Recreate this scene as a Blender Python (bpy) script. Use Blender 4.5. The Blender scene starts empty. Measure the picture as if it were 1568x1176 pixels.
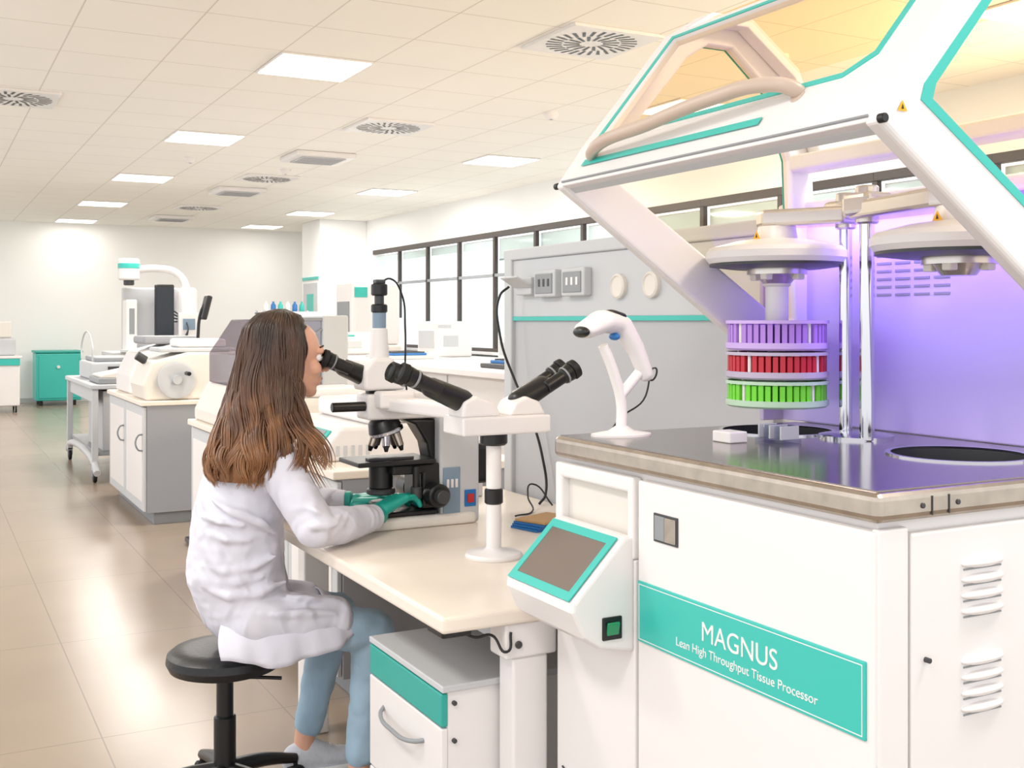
import bpy, bmesh, math, random
from mathutils import Vector, Matrix
random.seed(3)
S=bpy.context.scene
try:
    S.view_settings.view_transform='Standard'
    S.view_settings.look='None'
    S.view_settings.exposure=.17
except Exception: pass

# ------------------------------------------------------------------ materials
def lin(h):
    h=h.lstrip('#'); v=[int(h[i:i+2],16)/255 for i in (0,2,4)]
    return tuple((c/12.92 if c<=.04045 else ((c+.055)/1.055)**2.4) for c in v)+(1,)
def mat(name,hexc,rough=.5,metal=0,bump=0,bscale=40,var=0,vscale=5,emit=0,coat=0,ridge=False,bdist=.01):
    m=bpy.data.materials.new(name); m.use_nodes=True
    nt=m.node_tree; b=nt.nodes['Principled BSDF']
    c=lin(hexc)
    b.inputs['Base Color'].default_value=c
    b.inputs['Roughness'].default_value=rough
    b.inputs['Metallic'].default_value=metal
    if coat: b.inputs['Coat Weight'].default_value=coat
    if emit:
        b.inputs['Emission Color'].default_value=c; b.inputs['Emission Strength'].default_value=emit
    tc=nt.nodes.new('ShaderNodeTexCoord')
    if var:
        n=nt.nodes.new('ShaderNodeTexNoise'); n.inputs['Scale'].default_value=vscale; n.inputs['Detail'].default_value=4
        r=nt.nodes.new('ShaderNodeValToRGB')
        r.color_ramp.elements[0].position=.3; r.color_ramp.elements[1].position=.7
        r.color_ramp.elements[0].color=tuple(x*(1-var) for x in c[:3])+(1,)
        r.color_ramp.elements[1].color=tuple(min(1,x*(1+var)) for x in c[:3])+(1,)
        nt.links.new(tc.outputs['Object'],n.inputs['Vector']); nt.links.new(n.outputs['Fac'],r.inputs['Fac'])
        nt.links.new(r.outputs['Color'],b.inputs['Base Color'])
    if bump:
        n=nt.nodes.new('ShaderNodeTexNoise'); n.inputs['Scale'].default_value=bscale; n.inputs['Detail'].default_value=3
        if ridge:
            n.inputs['Detail'].default_value=1.0; n.inputs['Distortion'].default_value=1.6; n.inputs['Roughness'].default_value=.4
        bp=nt.nodes.new('ShaderNodeBump'); bp.inputs['Strength'].default_value=bump; bp.inputs['Distance'].default_value=bdist
        nt.links.new(tc.outputs['Object'],n.inputs['Vector']); nt.links.new(n.outputs['Fac'],bp.inputs['Height'])
        nt.links.new(bp.outputs['Normal'],b.inputs['Normal'])
    return m
def grid_mat(name,base,line,px,py,ox,oy,w,rough,var=.04,coat=0):
    m=mat(name,base,rough,var=var,vscale=1.2,coat=coat); nt=m.node_tree; b=nt.nodes['Principled BSDF']
    src=b.inputs['Base Color'].links[0].from_socket
    g=nt.nodes.new('ShaderNodeNewGeometry'); sp=nt.nodes.new('ShaderNodeSeparateXYZ'); nt.links.new(g.outputs['Position'],sp.inputs[0])
    def mth(op,a,bv=None):
        n=nt.nodes.new('ShaderNodeMath'); n.operation=op
        for i,v in enumerate((a,bv)):
            if v is None: continue
            if isinstance(v,(int,float)): n.inputs[i].default_value=v
            else: nt.links.new(v,n.inputs[i])
        return n.outputs[0]
    def ln(s,o,p):
        f=mth('FRACT',mth('DIVIDE',mth('SUBTRACT',s,o-100*p),p))
        d=mth('ABSOLUTE',mth('SUBTRACT',f,.5))
        return mth('GREATER_THAN',d,.5-w/2/p)
    f=mth('MAXIMUM',ln(sp.outputs[0],ox,px),ln(sp.outputs[1],oy,py))
    mx=nt.nodes.new('ShaderNodeMix'); mx.data_type='RGBA'
    nt.links.new(f,mx.inputs[0]); nt.links.new(src,mx.inputs[6]); mx.inputs[7].default_value=lin(line)
    nt.links.new(mx.outputs[2],b.inputs['Base Color'])
    return m
def glass_mat(name,hexc,gl=.06,mixw=0):
    m=bpy.data.materials.new(name); m.use_nodes=True; nt=m.node_tree; nt.nodes.clear()
    o=nt.nodes.new('ShaderNodeOutputMaterial'); t=nt.nodes.new('ShaderNodeBsdfTransparent'); t.inputs[0].default_value=lin(hexc)
    g=nt.nodes.new('ShaderNodeBsdfGlossy'); g.inputs['Roughness'].default_value=.05
    mx=nt.nodes.new('ShaderNodeMixShader'); mx.inputs[0].default_value=gl
    nt.links.new(t.outputs[0],mx.inputs[1]); nt.links.new(g.outputs[0],mx.inputs[2]); nt.links.new(mx.outputs[0],o.inputs[0])
    return m
def emis(name,hexc,s):
    m=bpy.data.materials.new(name); m.use_nodes=True; nt=m.node_tree; nt.nodes.clear()
    o=nt.nodes.new('ShaderNodeOutputMaterial'); e=nt.nodes.new('ShaderNodeEmission'); e.inputs[0].default_value=lin(hexc); e.inputs[1].default_value=s
    nt.links.new(e.outputs[0],o.inputs[0]); return m

WHITE=mat('white_enamel','#E9E5E4',.3)
WHITE2=mat('warm_white_plastic','#E1DBD3',.4)
LGREY=mat('light_grey_laminate','#C4C6C9',.45)
PANELG=mat('partition_grey_panel','#B7B8BC',.5)
SGREY=mat('cabinet_side_grey','#989AA0',.5)
MGREY=mat('mid_grey_plastic','#8F9296',.45)
BGREY=mat('blue_grey_panel','#7E93A6',.4)
DGREY=mat('dark_grey','#3A3B3E',.4)
BLACK=mat('black_plastic','#121214',.35)
RUBBER=mat('black_rubber','#0B0B0C',.6)
TEAL=mat('teal_enamel','#3ABBB0',.35)
TEALD=mat('deep_teal_panel','#2BA398',.4)
STEEL=mat('brushed_stainless','#B5AA9E',.28,1,var=.12,vscale=30)
CHROME=mat('chrome','#CFCFD5',.1,1)
ARMM=mat('arm_satin_metal','#CFC9C4',.24,.85)
TOPPL=mat('glossy_steel_plate','#8F8582',.15,.95)
CREAM=mat('cream_laminate','#EBE0D3',.4)
WALL=mat('white_wall_paint','#F5F5F4',.8,var=.01,vscale=2)
CEIL=grid_mat('ceiling_tiles','#F8F5EE','#DAD5CB',.6,.63,1.95,6.635,.009,.85,var=.01)
FLOOR=grid_mat('floor_tiles','#9C8C7C','#877A6D',.6,1.2,.52,.2,.005,.24,var=.06)
FRAME=mat('dark_window_frame','#453C38',.5)
LAMP=emis('lamp_diffuser','#FFFCF2',3.4)
SCREEN=mat('screen_glass','#7A6E66',.15)
SCRBLK=mat('monitor_glass','#1C222B',.12)
HOODG=glass_mat('amber_tinted_glass','#FFF3DE',.04)
CLEARG=glass_mat('clear_acrylic','#E9EFF2',.12)
WINGL=glass_mat('window_glass','#F4FAFA',.03)
PURPLE=mat('violet_lit_panel','#C9BEF2',.5)  # violet LED glow partly carried by the base colour
MAUVE=mat('mauve_panel','#B0A6C4',.45)
TAN=mat('tan_handle','#C2AE9F',.4)
LILAC=mat('lilac_cassette','#AE80DA',.45)
RED=mat('red_cassette','#C02437',.45)
GREEN=mat('green_cassette','#74D838',.45)
YEL=mat('warning_yellow','#F2B21C',.5)
BLUE=mat('blue_plastic','#1F6FB5',.4)
GLED=mat('green_switch','#1C7A50',.3,emit=.3)
REDSW=mat('red_switch','#C22A2A',.4)
CARD=mat('kraft_card','#C39A68',.7)
SKIN=mat('skin','#DFAA90',.45,var=.05,vscale=20)
LIPS=mat('lips','#B5605A',.4)
EYEW=mat('eye_white','#EDEDED',.2)
EYEB=mat('iris_brown','#3A2415',.2)
COAT=mat('white_cotton_coat','#DBDAE5',.9,bump=.9,bscale=6.5,ridge=True,bdist=.035)
COATP=mat('white_cotton_trim','#DBDAE5',.9,bump=.25,bscale=9,ridge=True,bdist=.02)
JEANS=mat('light_denim','#A3BED2',.85,bump=.3,bscale=22,var=.12,vscale=9)
GLOVE=mat('teal_nitrile_glove','#129A8C',.4,bump=.15,bscale=60)
SHOE=mat('sneaker_fabric','#C9CCD4',.8,var=.08,vscale=60)
SOLE=mat('sneaker_sole','#EFEFEF',.6)
# ombre hair
HAIR=bpy.data.materials.new('brown_hair'); HAIR.use_nodes=True
nt=HAIR.node_tree; b=nt.nodes['Principled BSDF']; b.inputs['Roughness'].default_value=.36
g=nt.nodes.new('ShaderNodeNewGeometry'); sp=nt.nodes.new('ShaderNodeSeparateXYZ'); nt.links.new(g.outputs['Position'],sp.inputs[0])
mr=nt.nodes.new('ShaderNodeMapRange'); mr.inputs[1].default_value=.88; mr.inputs[2].default_value=1.36; nt.links.new(sp.outputs[2],mr.inputs[0])
nz=nt.nodes.new('ShaderNodeTexNoise'); nz.inputs['Scale'].default_value=24
mpp=nt.nodes.new('ShaderNodeMapping'); mpp.inputs['Scale'].default_value=(1,1,.12); nt.links.new(g.outputs['Position'],mpp.inputs[0]); nt.links.new(mpp.outputs[0],nz.inputs['Vector'])
ad=nt.nodes.new('ShaderNodeMath'); ad.operation='MULTIPLY_ADD'; ad.inputs[1].default_value=1.1; ad.inputs[2].default_value=-.55
nt.links.new(nz.outputs['Fac'],ad.inputs[0]); ad2=nt.nodes.new('ShaderNodeMath'); ad2.operation='ADD'; nt.links.new(ad.outputs[0],ad2.inputs[0]); nt.links.new(mr.outputs[0],ad2.inputs[1])
cr=nt.nodes.new('ShaderNodeValToRGB'); cr.color_ramp.elements[0].color=lin('#9C6C46'); cr.color_ramp.elements[1].color=lin('#33231A')
e=cr.color_ramp.elements.new(.5); e.color=lin('#5E3F2D')
nt.links.new(ad2.outputs[0],cr.inputs[0]); nt.links.new(cr.outputs[0],b.inputs['Base Color'])

# ------------------------------------------------------------------ helpers
def G(name,loc=(0,0,0)):
    o=bpy.data.objects.new(name,None); o.empty_display_size=.05; o.location=loc
    S.collection.objects.link(o); return o
def fin(o,parent,m=None,smooth=False):
    S.collection.objects.link(o)
    if m is not None: o.data.materials.append(m)
    if parent is not None:
        o.parent=parent; o.matrix_parent_inverse=Matrix.Translation(-Vector(parent.location))
    if smooth and o.type=='MESH':
        for p in o.data.polygons: p.use_smooth=True
    return o
def bev(o,w,seg=3):
    if w>0:
        md=o.modifiers.new('bevel','BEVEL'); md.width=w; md.segments=seg; md.limit_method='ANGLE'; md.angle_limit=math.radians(40)
        md.harden_normals=False
def mesh_from(name,verts,faces):
    me=bpy.data.meshes.new(name); me.from_pydata([tuple(v) for v in verts],[],faces); me.update()
    bm=bmesh.new(); bm.from_mesh(me); bmesh.ops.recalc_face_normals(bm,faces=bm.faces); bm.to_mesh(me); bm.free()
    return me
def box(parent,name,a,b,m,bevel=.004,rot=None):
    a=Vector(a); b=Vector(b); c=(a+b)/2; h=(b-a)/2
    vs=[(sx*h.x,sy*h.y,sz*h.z) for sx in(-1,1) for sy in(-1,1) for sz in(-1,1)]
    fs=[(0,1,3,2),(4,6,7,5),(0,4,5,1),(2,3,7,6),(0,2,6,4),(1,5,7,3)]
    o=bpy.data.objects.new(name,mesh_from(name,vs,fs)); fin(o,parent,m); o.location=c
    if rot: o.rotation_euler=rot
    bev(o,min(bevel,min(abs(h.x),abs(h.y),abs(h.z))*.9)); return o
def lathe(parent,name,prof,p,m,d=(0,0,1),seg=40,smooth=True):
    q=Vector(d).to_track_quat('Z','Y')
    vs=[];fs=[];n=len(prof)
    for r,z in prof:
        for k in range(seg):
            a=2*math.pi*k/seg; vs.append((r*math.cos(a),r*math.sin(a),z))
    for i in range(n-1):
        for k in range(seg):
            k2=(k+1)%seg; fs.append((i*seg+k,i*seg+k2,(i+1)*seg+k2,(i+1)*seg+k))
    if prof[0][0]>1e-5: fs.append(tuple(range(seg)))
    if prof[-1][0]>1e-5: fs.append(tuple((n-1)*seg+k for k in range(seg)))
    me=mesh_from(name,vs,fs)
    bm=bmesh.new(); bm.from_mesh(me); bmesh.ops.remove_doubles(bm,verts=bm.verts,dist=1e-5); bmesh.ops.recalc_face_normals(bm,faces=bm.faces); bm.to_mesh(me); bm.free()
    o=bpy.data.objects.new(name,me); fin(o,parent,m,smooth); o.location=p; o.rotation_euler=q.to_euler()
    if smooth:
        md=o.modifiers.new('es','EDGE_SPLIT'); md.split_angle=math.radians(35)
    return o
def cyl(parent,name,p1,p2,r,m,r2=None,seg=28,c=.0):
    p1=Vector(p1);p2=Vector(p2);L=(p2-p1).length
    if r2 is None:r2=r
    c=c or min(.15*min(r,r2),L*.2)
    return lathe(parent,name,[(r-c,0),(r,c),(r2,L-c),(r2-c,L)],p1,m,p2-p1,seg)
def ringlathe(parent,name,ro,ri,z0,z1,p,m,seg=56):
    vs=[];fs=[]
    for r,z in ((ri,z0),(ro,z0),(ro,z1),(ri,z1)):
        for k in range(seg):
            a=2*math.pi*k/seg; vs.append((r*math.cos(a),r*math.sin(a),z))
    for i in range(4):
        j=(i+1)%4
        for k in range(seg):
            k2=(k+1)%seg; fs.append((i*seg+k,i*seg+k2,j*seg+k2,j*seg+k))
    o=bpy.data.objects.new(name,mesh_from(name,vs,fs)); fin(o,parent,m,True); o.location=p
    md=o.modifiers.new('es','EDGE_SPLIT'); md.split_angle=math.radians(35); return o
def ell(parent,name,c,r,m,seg=24):
    bm=bmesh.new(); bmesh.ops.create_uvsphere(bm,u_segments=seg,v_segments=seg//2,radius=1,matrix=Matrix.Diagonal((*r,1)))
    me=bpy.data.meshes.new(name); bm.to_mesh(me); bm.free()
    o=bpy.data.objects.new(name,me); fin(o,parent,m,True); o.location=c; return o
def prism(parent,name,pts,axis,a0,a1,m,bevel=.003):
    def mk(u,v,a): return {'x':(a,u,v),'y':(u,a,v),'z':(u,v,a)}[axis]
    n=len(pts); vs=[mk(u,v,a0) for u,v in pts]+[mk(u,v,a1) for u,v in pts]
    c=sum((Vector(v) for v in vs),Vector())/len(vs)
    fs=[tuple(range(n)),tuple(range(2*n-1,n-1,-1))]+[(i,(i+1)%n,n+(i+1)%n,n+i) for i in range(n)]
    o=bpy.data.objects.new(name,mesh_from(name,[Vector(v)-c for v in vs],fs)); fin(o,parent,m); o.location=c; bev(o,bevel); return o
def ringp(parent,name,outer,inner,fn,t0,t1,m,bevel=.003):
    n=len(outer); vs=[]
    for t in (t0,t1):
        vs+=[Vector(fn(u,v,t)) for u,v in outer]; vs+=[Vector(fn(u,v,t)) for u,v in inner]
    c=sum(vs,Vector())/len(vs); fs=[]
    for i in range(n):
        j=(i+1)%n
        fs+=[(i,j,n+j,n+i),(2*n+i,2*n+j,3*n+j,3*n+i),(i,j,2*n+j,2*n+i),(n+i,n+j,3*n+j,3*n+i)]
    o=bpy.data.objects.new(name,mesh_from(name,[v-c for v in vs],fs)); fin(o,parent,m); o.location=c; bev(o,bevel); return o
def tube(parent,name,pts,r,m,cyc=False,radii=None):
    cu=bpy.data.curves.new(name,'CURVE'); cu.dimensions='3D'; cu.bevel_depth=r; cu.bevel_resolution=3; cu.resolution_u=8; cu.use_fill_caps=True
    s=cu.splines.new('BEZIER'); s.bezier_points.add(len(pts)-1); s.use_cyclic_u=cyc
    for i,p in enumerate(pts):
        b=s.bezier_points[i]; b.co=p; b.handle_left_type=b.handle_right_type='AUTO'
        if radii: b.radius=radii[i]
    o=bpy.data.objects.new(name,cu); return fin(o,parent,m)
def text(parent,name,s,loc,size,m,cols,al='LEFT',ext=.0006):
    cu=bpy.data.curves.new(name,'FONT'); cu.body=s; cu.size=size; cu.extrude=ext; cu.align_x=al
    o=bpy.data.objects.new(name,cu); fin(o,parent,m)
    M=Matrix((cols[0],cols[1],cols[2])).transposed(); o.location=loc; o.rotation_euler=M.to_euler(); return o
FACE_NX=((0,-1,0),(0,0,1),(-1,0,0)); FACE_NY=((1,0,0),(0,0,1),(0,-1,0))
def organic(parent,name,parts,m,voxel=.008,smooth=5,disp=0,dscale=.1):
    vs0=[];fs0=[]; tmpl={}
    for sd_ in (1,2,3):
        bm=bmesh.new(); bmesh.ops.create_icosphere(bm,subdivisions=sd_,radius=1); bm.verts.index_update()
        tmpl[sd_]=([tuple(v.co) for v in bm.verts],[tuple(v.index for v in f.verts) for f in bm.faces]); bm.free()
    def e(c,r):
        if isinstance(r,(int,float)): r=(r,r,r)
        mr_=max(r); tv,tf=tmpl[3 if mr_>.03 else (2 if mr_>.006 else 1)]; b0=len(vs0)
        vs0.extend((c[0]+v[0]*r[0],c[1]+v[1]*r[1],c[2]+v[2]*r[2]) for v in tv)
        fs0.extend((f[0]+b0,f[1]+b0,f[2]+b0) for f in tf)
    c0=Vector(parts[0][0][0])
    for ch in parts:
        prev=None
        for p,r in ch:
            p=Vector(p)-c0; r=Vector((r,r,r)) if isinstance(r,(int,float)) else Vector(r)
            if prev is not None:
                pp,pr=prev; L=(p-pp).length; n=max(2,int(L/(.3*min(min(r),min(pr))))+1)
                for i in range(1,n): e(pp.lerp(p,i/n),tuple(pr.lerp(r,i/n)))
            e(p,tuple(r)); prev=(p,r)
    me=bpy.data.meshes.new(name); me.from_pydata(vs0,[],fs0); me.update()
    o=bpy.data.objects.new(name,me); fin(o,parent,m,True); o.location=c0
    md=o.modifiers.new('rm','REMESH'); md.mode='VOXEL'; md.voxel_size=voxel; md.use_smooth_shade=True
    if smooth:
        sm=o.modifiers.new('sm','SMOOTH'); sm.factor=.5; sm.iterations=smooth
    if disp:
        tx=bpy.data.textures.new(name+'_folds','CLOUDS'); tx.noise_scale=dscale; tx.noise_depth=1
        dm=o.modifiers.new('folds','DISPLACE'); dm.texture=tx; dm.strength=disp; dm.mid_level=.5
    return o
def boolcut(o,cutters):
    for c in cutters:
        md=o.modifiers.new('cut','BOOLEAN'); md.object=c; md.operation='DIFFERENCE'; md.solver='EXACT'
    bpy.context.view_layer.update()
    dg=bpy.context.evaluated_depsgraph_get(); me=bpy.data.meshes.new_from_object(o.evaluated_get(dg))
    o.modifiers.clear(); o.data=me

# ------------------------------------------------------------------ camera
cd=bpy.data.cameras.new('camera'); cam=bpy.data.objects.new('camera',cd); S.collection.objects.link(cam)
cam.location=(0,0,1.35); th=math.radians(28.05)
cam.rotation_euler=(math.pi/2,0,-th); cd.lens=39.04; cd.sensor_width=36; cd.shift_y=-0.06125; cd.clip_start=.05
S.camera=cam

# ------------------------------------------------------------------ tissue processor (worktop cut first, while the scene is small)
M=G('tissue_processor',(1.55,1.58,0))
X0,X1,Y0,Y1,ZT=1.186,1.90,1.137,2.03,1.11
body=box(M,'body',(X0+.02,Y0+.015,.06),(X1,Y1-.012,1.062),WHITE,0)
slab=box(M,'worktop_slab',(X0-.004,Y0-.006,1.064),(X1+.02,Y1+.004,ZT-.002),STEEL,.012)
plate=box(M,'worktop_plate',(X0+.008,Y0+.006,ZT-.003),(X1-.05,Y1-.008,ZT),TOPPL,0)
cut=[]
for i,(cx,cy) in enumerate(((1.655,1.873),(1.645,1.382))):
    c=lathe(None,'cut%d'%i,[(.118,0),(.118,.45)],(cx,cy,.85),BLACK,seg=56,smooth=False); cut.append(c)
for o in (body,slab,plate): boolcut(o,cut)
for c in cut: bpy.data.objects.remove(c)
for i,(cx,cy) in enumerate(((1.655,1.873),(1.645,1.382))):
    ringlathe(M,'well_lip_%d'%i,.126,.1165,0,.004,(cx,cy,ZT-.001),CHROME)
    lathe(M,'well_wall_%d'%i,[(0,-.2),(.1175,-.2),(.1175,0),(.1155,0),(.1155,-.195),(0,-.195)],(cx,cy,ZT-.002),DGREY,seg=56)
# front skin panels
prism(M,'front_door',[(Y0+.004,.10),(1.726,.10),(1.726,1.052),(Y0+.004,1.052)],'x',X0+.001,X0+.02,WHITE,.004)
prism(M,'column_lower',[(1.736,.10),(Y1-.004,.10),(Y1-.004,.90),(1.736,.90)],'x',X0+.001,X0+.02,WHITE,.004)
ringp(M,'column_niche_frame',[(1.736,.90),(Y1-.004,.90),(Y1-.004,1.055),(1.736,1.055)],[(1.756,.93),(Y1-.03,.93),(Y1-.03,1.025),(1.756,1.025)],lambda u,v,t:(t,u,v),X0-.004,X0+.02,WHITE,.006)
box(M,'column_niche_recess',(X0+.016,1.75,.92),(X0+.022,Y1-.02,1.03),WHITE2,.001)
tube(M,'kick_gap_line',[(X0-.001,2.0,.42),(X0-.001,1.74,.33)],.002,DGREY)
box(M,'base_plinth',(X0+.05,Y0+.05,0.02),(X1-.03,Y1-.05,.06),DGREY,.004)
for i,(fx,fy_) in enumerate(((1.26,1.21),(1.84,1.21),(1.26,1.96),(1.84,1.96))): cyl(M,'foot_%d'%i,(fx,fy_,0),(fx,fy_,.03),.03,BLACK)
box(M,'label_plate',(X0-.003,1.155,.753),(X0+.002,1.722,.866),TEAL,.002)
ringp(M,'label_line',[(1.16,.758),(1.717,.758),(1.717,.861),(1.16,.861)],[(1.1615,.7595),(1.7155,.7595),(1.7155,.8595),(1.1615,.8595)],lambda u,v,t:(t,u,v),X0-.0035,X0-.0028,WHITE,0)
text(M,'label_title','MAGNUS',(X0-.0032,1.53,.803),.047,WHITE,FACE_NX)
text(M,'label_subtitle','Lean High Throughput Tissue Processor',(X0-.0032,1.602,.776),.0216,WHITE,FACE_NX)
box(M,'door_latch_frame',(X0-.002,1.6,.948),(X0+.002,1.672,1.0),DGREY,.001)
box(M,'door_latch_plate',(X0-.004,1.604,.952),(X0-.0,1.636,.996),STEEL,.001)
box(M,'door_latch_pull',(X0-.003,1.638,.952),(X0-.0,1.668,.996),MGREY,.001)
# near side skin
box(M,'side_corner_post',(X0+.006,Y0+.001,.10),(1.252,Y0+.016,1.055),WHITE,.004)
box(M,'side_panel',(1.257,Y0+.001,.10),(X1-.002,Y0+.016,1.045),WHITE,.004)
for gi,zt in enumerate((.99,.845)):
    for k in range(4):
        z=zt-k*.0235
        for xx in (1.36,1.53):
            ell(M,'louver',(xx+.045,Y0+.0,z),(.046,.010,.0075),WHITE)
            box(M,'louver_shadow_strip',(xx+.004,Y0-.0005,z-.0095),(xx+.086,Y0+.0015,z-.007),MGREY,.0)  # grey strip paints the soft shadow under each louver
for (x,z) in ((1.285,.86),(1.272,1.085),(1.345,1.085)): cyl(M,'bolt',(x,Y0-.008,z),(x,Y0+.004,z),.004,DGREY)
for x in (1.29,1.325): box(M,'slab_slot',(x,Y0-.0075,1.07),(x+.0015,Y0-.0055,1.098),DGREY,0)
# touch panel console
cY0,cY1=1.738,2.0
prism(M,'console_body',[(1.19,.945),(1.165,.945),(1.052,.832),(1.05,.815),(1.075,.765),(1.11,.742),(1.19,.725)],'y',cY0,cY1,WHITE,.008)
def ons(s,y,t): # on sloping console face
    return (1.163-.7071*s-.7071*t, y, .945-.7071*s+.7071*t)
L=.158
ringp(M,'console_teal_bezel',[(.006,cY0+.012),(L,cY0+.012),(L,cY1-.012),(.006,cY1-.012)],[(.024,cY0+.03),(L-.018,cY0+.03),(L-.018,cY1-.03),(.024,cY1-.03)],ons,.0005,.004,TEAL,.001)
vs=[ons(s,yy,.0022) for s,yy in ((.022,cY0+.028),(L-.016,cY0+.028),(L-.016,cY1-.028),(.022,cY1-.028))]
o=bpy.data.objects.new('console_touchscreen',mesh_from('ts',vs,[(0,1,2,3)])); fin(o,M,SCREEN)
box(M,'console_switch_frame',(1.115,cY0-.004,.757),(1.158,cY0+.002,.80),BLACK,.003)
box(M,'console_switch',(1.123,cY0-.008,.766),(1.150,cY0-.002,.791),GLED,.003,rot=(.2,0,0))
# back panel & housing
box(M,'violet_back_panel',(1.862,Y0+.01,ZT),(1.90,2.10,1.60),PURPLE,.004)
box(M,'back_panel_far_return',(1.80,2.085,ZT),(1.90,2.10,1.60),MAUVE,.003)
box(M,'back_housing',(1.855,Y0,1.60),(1.95,2.10,1.635),WHITE,.01)
for k in range(6):
    for j in range(4):
        box(M,'vent_slot',(1.8605,1.585+j*.052,1.405+k*.017),(1.863,1.627+j*.052,1.411+k*.017),MGREY,.001)
box(M,'interior_led_bar',(1.84,Y0+.05,1.583),(1.862,2.05,1.598),emis('violet_led','#8A6AFF',1.6),.002)
# columns, arms
for i,(x,y,r) in enumerate(((1.736,1.75,.0135),(1.678,1.633,.0145))):
    cyl(M,'lift_column_%d'%i,(x,y,ZT),(x,y,1.62),r,CHROME)
    cyl(M,'lift_column_cap_%d'%i,(x,y,1.545),(x,y,1.622),r*1.6,ARMM)
lathe(M,'column_base_flange',[(0,.0),(.075,.0),(.075,.006),(.055,.010),(0,.010)],(1.705,1.69,ZT),CHROME)
prism(M,'arm_far',[(1.765,1.72),(1.765,1.775),(1.68,1.905),(1.63,1.915),(1.61,1.87),(1.70,1.72)],'z',1.555,1.592,ARMM,.008)
prism(M,'arm_far_collar',[(1.775,1.715),(1.775,1.785),(1.70,1.785),(1.70,1.715)],'z',1.56,1.605,ARMM,.012)
prism(M,'arm_near',[(1.72,1.65),(1.65,1.66),(1.60,1.41),(1.61,1.355),(1.68,1.355),(1.71,1.45)],'z',1.555,1.592,ARMM,.008)
prism(M,'arm_near_collar',[(1.72,1.595),(1.72,1.67),(1.64,1.67),(1.64,1.595)],'z',1.56,1.608,ARMM,.012)
text(M,'arm_letter_far','M',(1.64,1.885,1.5935),.03,DGREY,((0,-1,0),(1,0,0),(0,0,1)))
text(M,'arm_letter_near','W',(1.64,1.50,1.5935),.03,DGREY,((0,-1,0),(1,0,0),(0,0,1)))
for i,(cx,cy) in enumerate(((1.655,1.873),(1.645,1.382))):
    lathe(M,'well_cover_%d'%i,[(0,-.012),(.12,-.012),(.146,-.006),(.154,.004),(.154,.018),(.146,.028),(.09,.042),(.045,.048),(.04,.075),(0,.075)],(cx,cy,1.482),WHITE,seg=56)
    lathe(M,'well_cover_seal_%d'%i,[(0,-.018),(.10,-.018),(.145,-.012),(.145,-.004),(0,-.004)],(cx,cy,1.482),DGREY,seg=56)
    lathe(M,'cover_boss_%d'%i,[(0,-.05),(.03,-.05),(.045,-.03),(.065,-.03),(.065,-.012),(0,-.012)],(cx,cy,1.482),ARMM)
    for k in range(4):
        a=k*math.pi/2+.4; box(M,'boss_block',(cx+.05*math.cos(a)-.01,cy+.05*math.sin(a)-.01,1.44),(cx+.05*math.cos(a)+.01,cy+.05*math.sin(a)+.01,1.465),WHITE2,.003)
cx,cy=1.655,1.873
cyl(M,'rack_spindle',(cx,cy,1.34),(cx,cy,1.44),.025,WHITE)
cyl(M,'rack_spindle_cap',(cx,cy,1.425),(cx,cy,1.445),.03,WHITE2)
cyl(M,'rack_core',(cx,cy,1.165),(cx,cy,1.355),.02,WHITE2)
def rack(z0,z1,m,mp,nm,ph):
    lathe(M,nm+'_tray',[(0,0),(.105,0),(.110,.004),(.110,.016),(.105,.016),(.105,.006),(0,.006)],(cx,cy,z0),mp,seg=60)
    ringlathe(M,nm+'_rim',.1105,.106,0,.007,(cx,cy,z1-.007),mp,seg=60)
    ringlathe(M,nm+'_inner_rim',.064,.058,0,.010,(cx,cy,z1-.010),mp,seg=40)
    vs=[];fs=[];N=44
    for k in range(N):
        a=2*math.pi*k/N+ph
        if k%11==0: continue
        R=Matrix.Rotation(a,3,'Z'); i=len(vs)
        for sx in (.064,.1055):
            for sy in (-.0054,.0054):
                for sz in (z0+.006,z1-.009+.004*(k%2)): 
                    v=R@Vector((sx,sy,0)); vs.append((v.x,v.y,sz-z0))
        fs+=[(i,i+1,i+3,i+2),(i+4,i+6,i+7,i+5),(i,i+4,i+5,i+1),(i+2,i+3,i+7,i+6),(i,i+2,i+6,i+4),(i+1,i+5,i+7,i+3)]
    o=bpy.data.objects.new(nm+'_cassettes',mesh_from(nm,vs,fs)); fin(o,M,m); o.location=(cx,cy,z0)
    for k in range(4):
        a=2*math.pi*k/4+ph; cyl(M,nm+'_post',(cx+.1*math.cos(a),cy+.1*math.sin(a),z0),(cx+.1*math.cos(a),cy+.1*math.sin(a),z1),.004,WHITE)
rack(1.165,1.222,GREEN,mat('rack_green','#BBD8BE',.4),'green_rack',.1)
rack(1.226,1.284,RED,mat('rack_grey','#BDB2C8',.4),'red_rack',.25)
rack(1.288,1.352,LILAC,mat('rack_lilac','#C9ACE8',.4),'lilac_rack',.0)
# small things on the worktop
box(M,'foam_block',(1.40,1.72,ZT),(1.445,1.775,ZT+.022),WHITE,.003)
bx=G('glass_slide_rack',(1.53,1.70,ZT))
box(bx,'base',(1.48,1.66,ZT+.0005),(1.53,1.74,ZT+.008),CLEARG,.001)
for k in range(5): box(bx,'fin_%d'%k,(1.482,1.665+k*.016,ZT+.008),(1.528,1.669+k*.016,ZT+.034),CLEARG if k%2 else LGREY,.0005)
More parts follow.
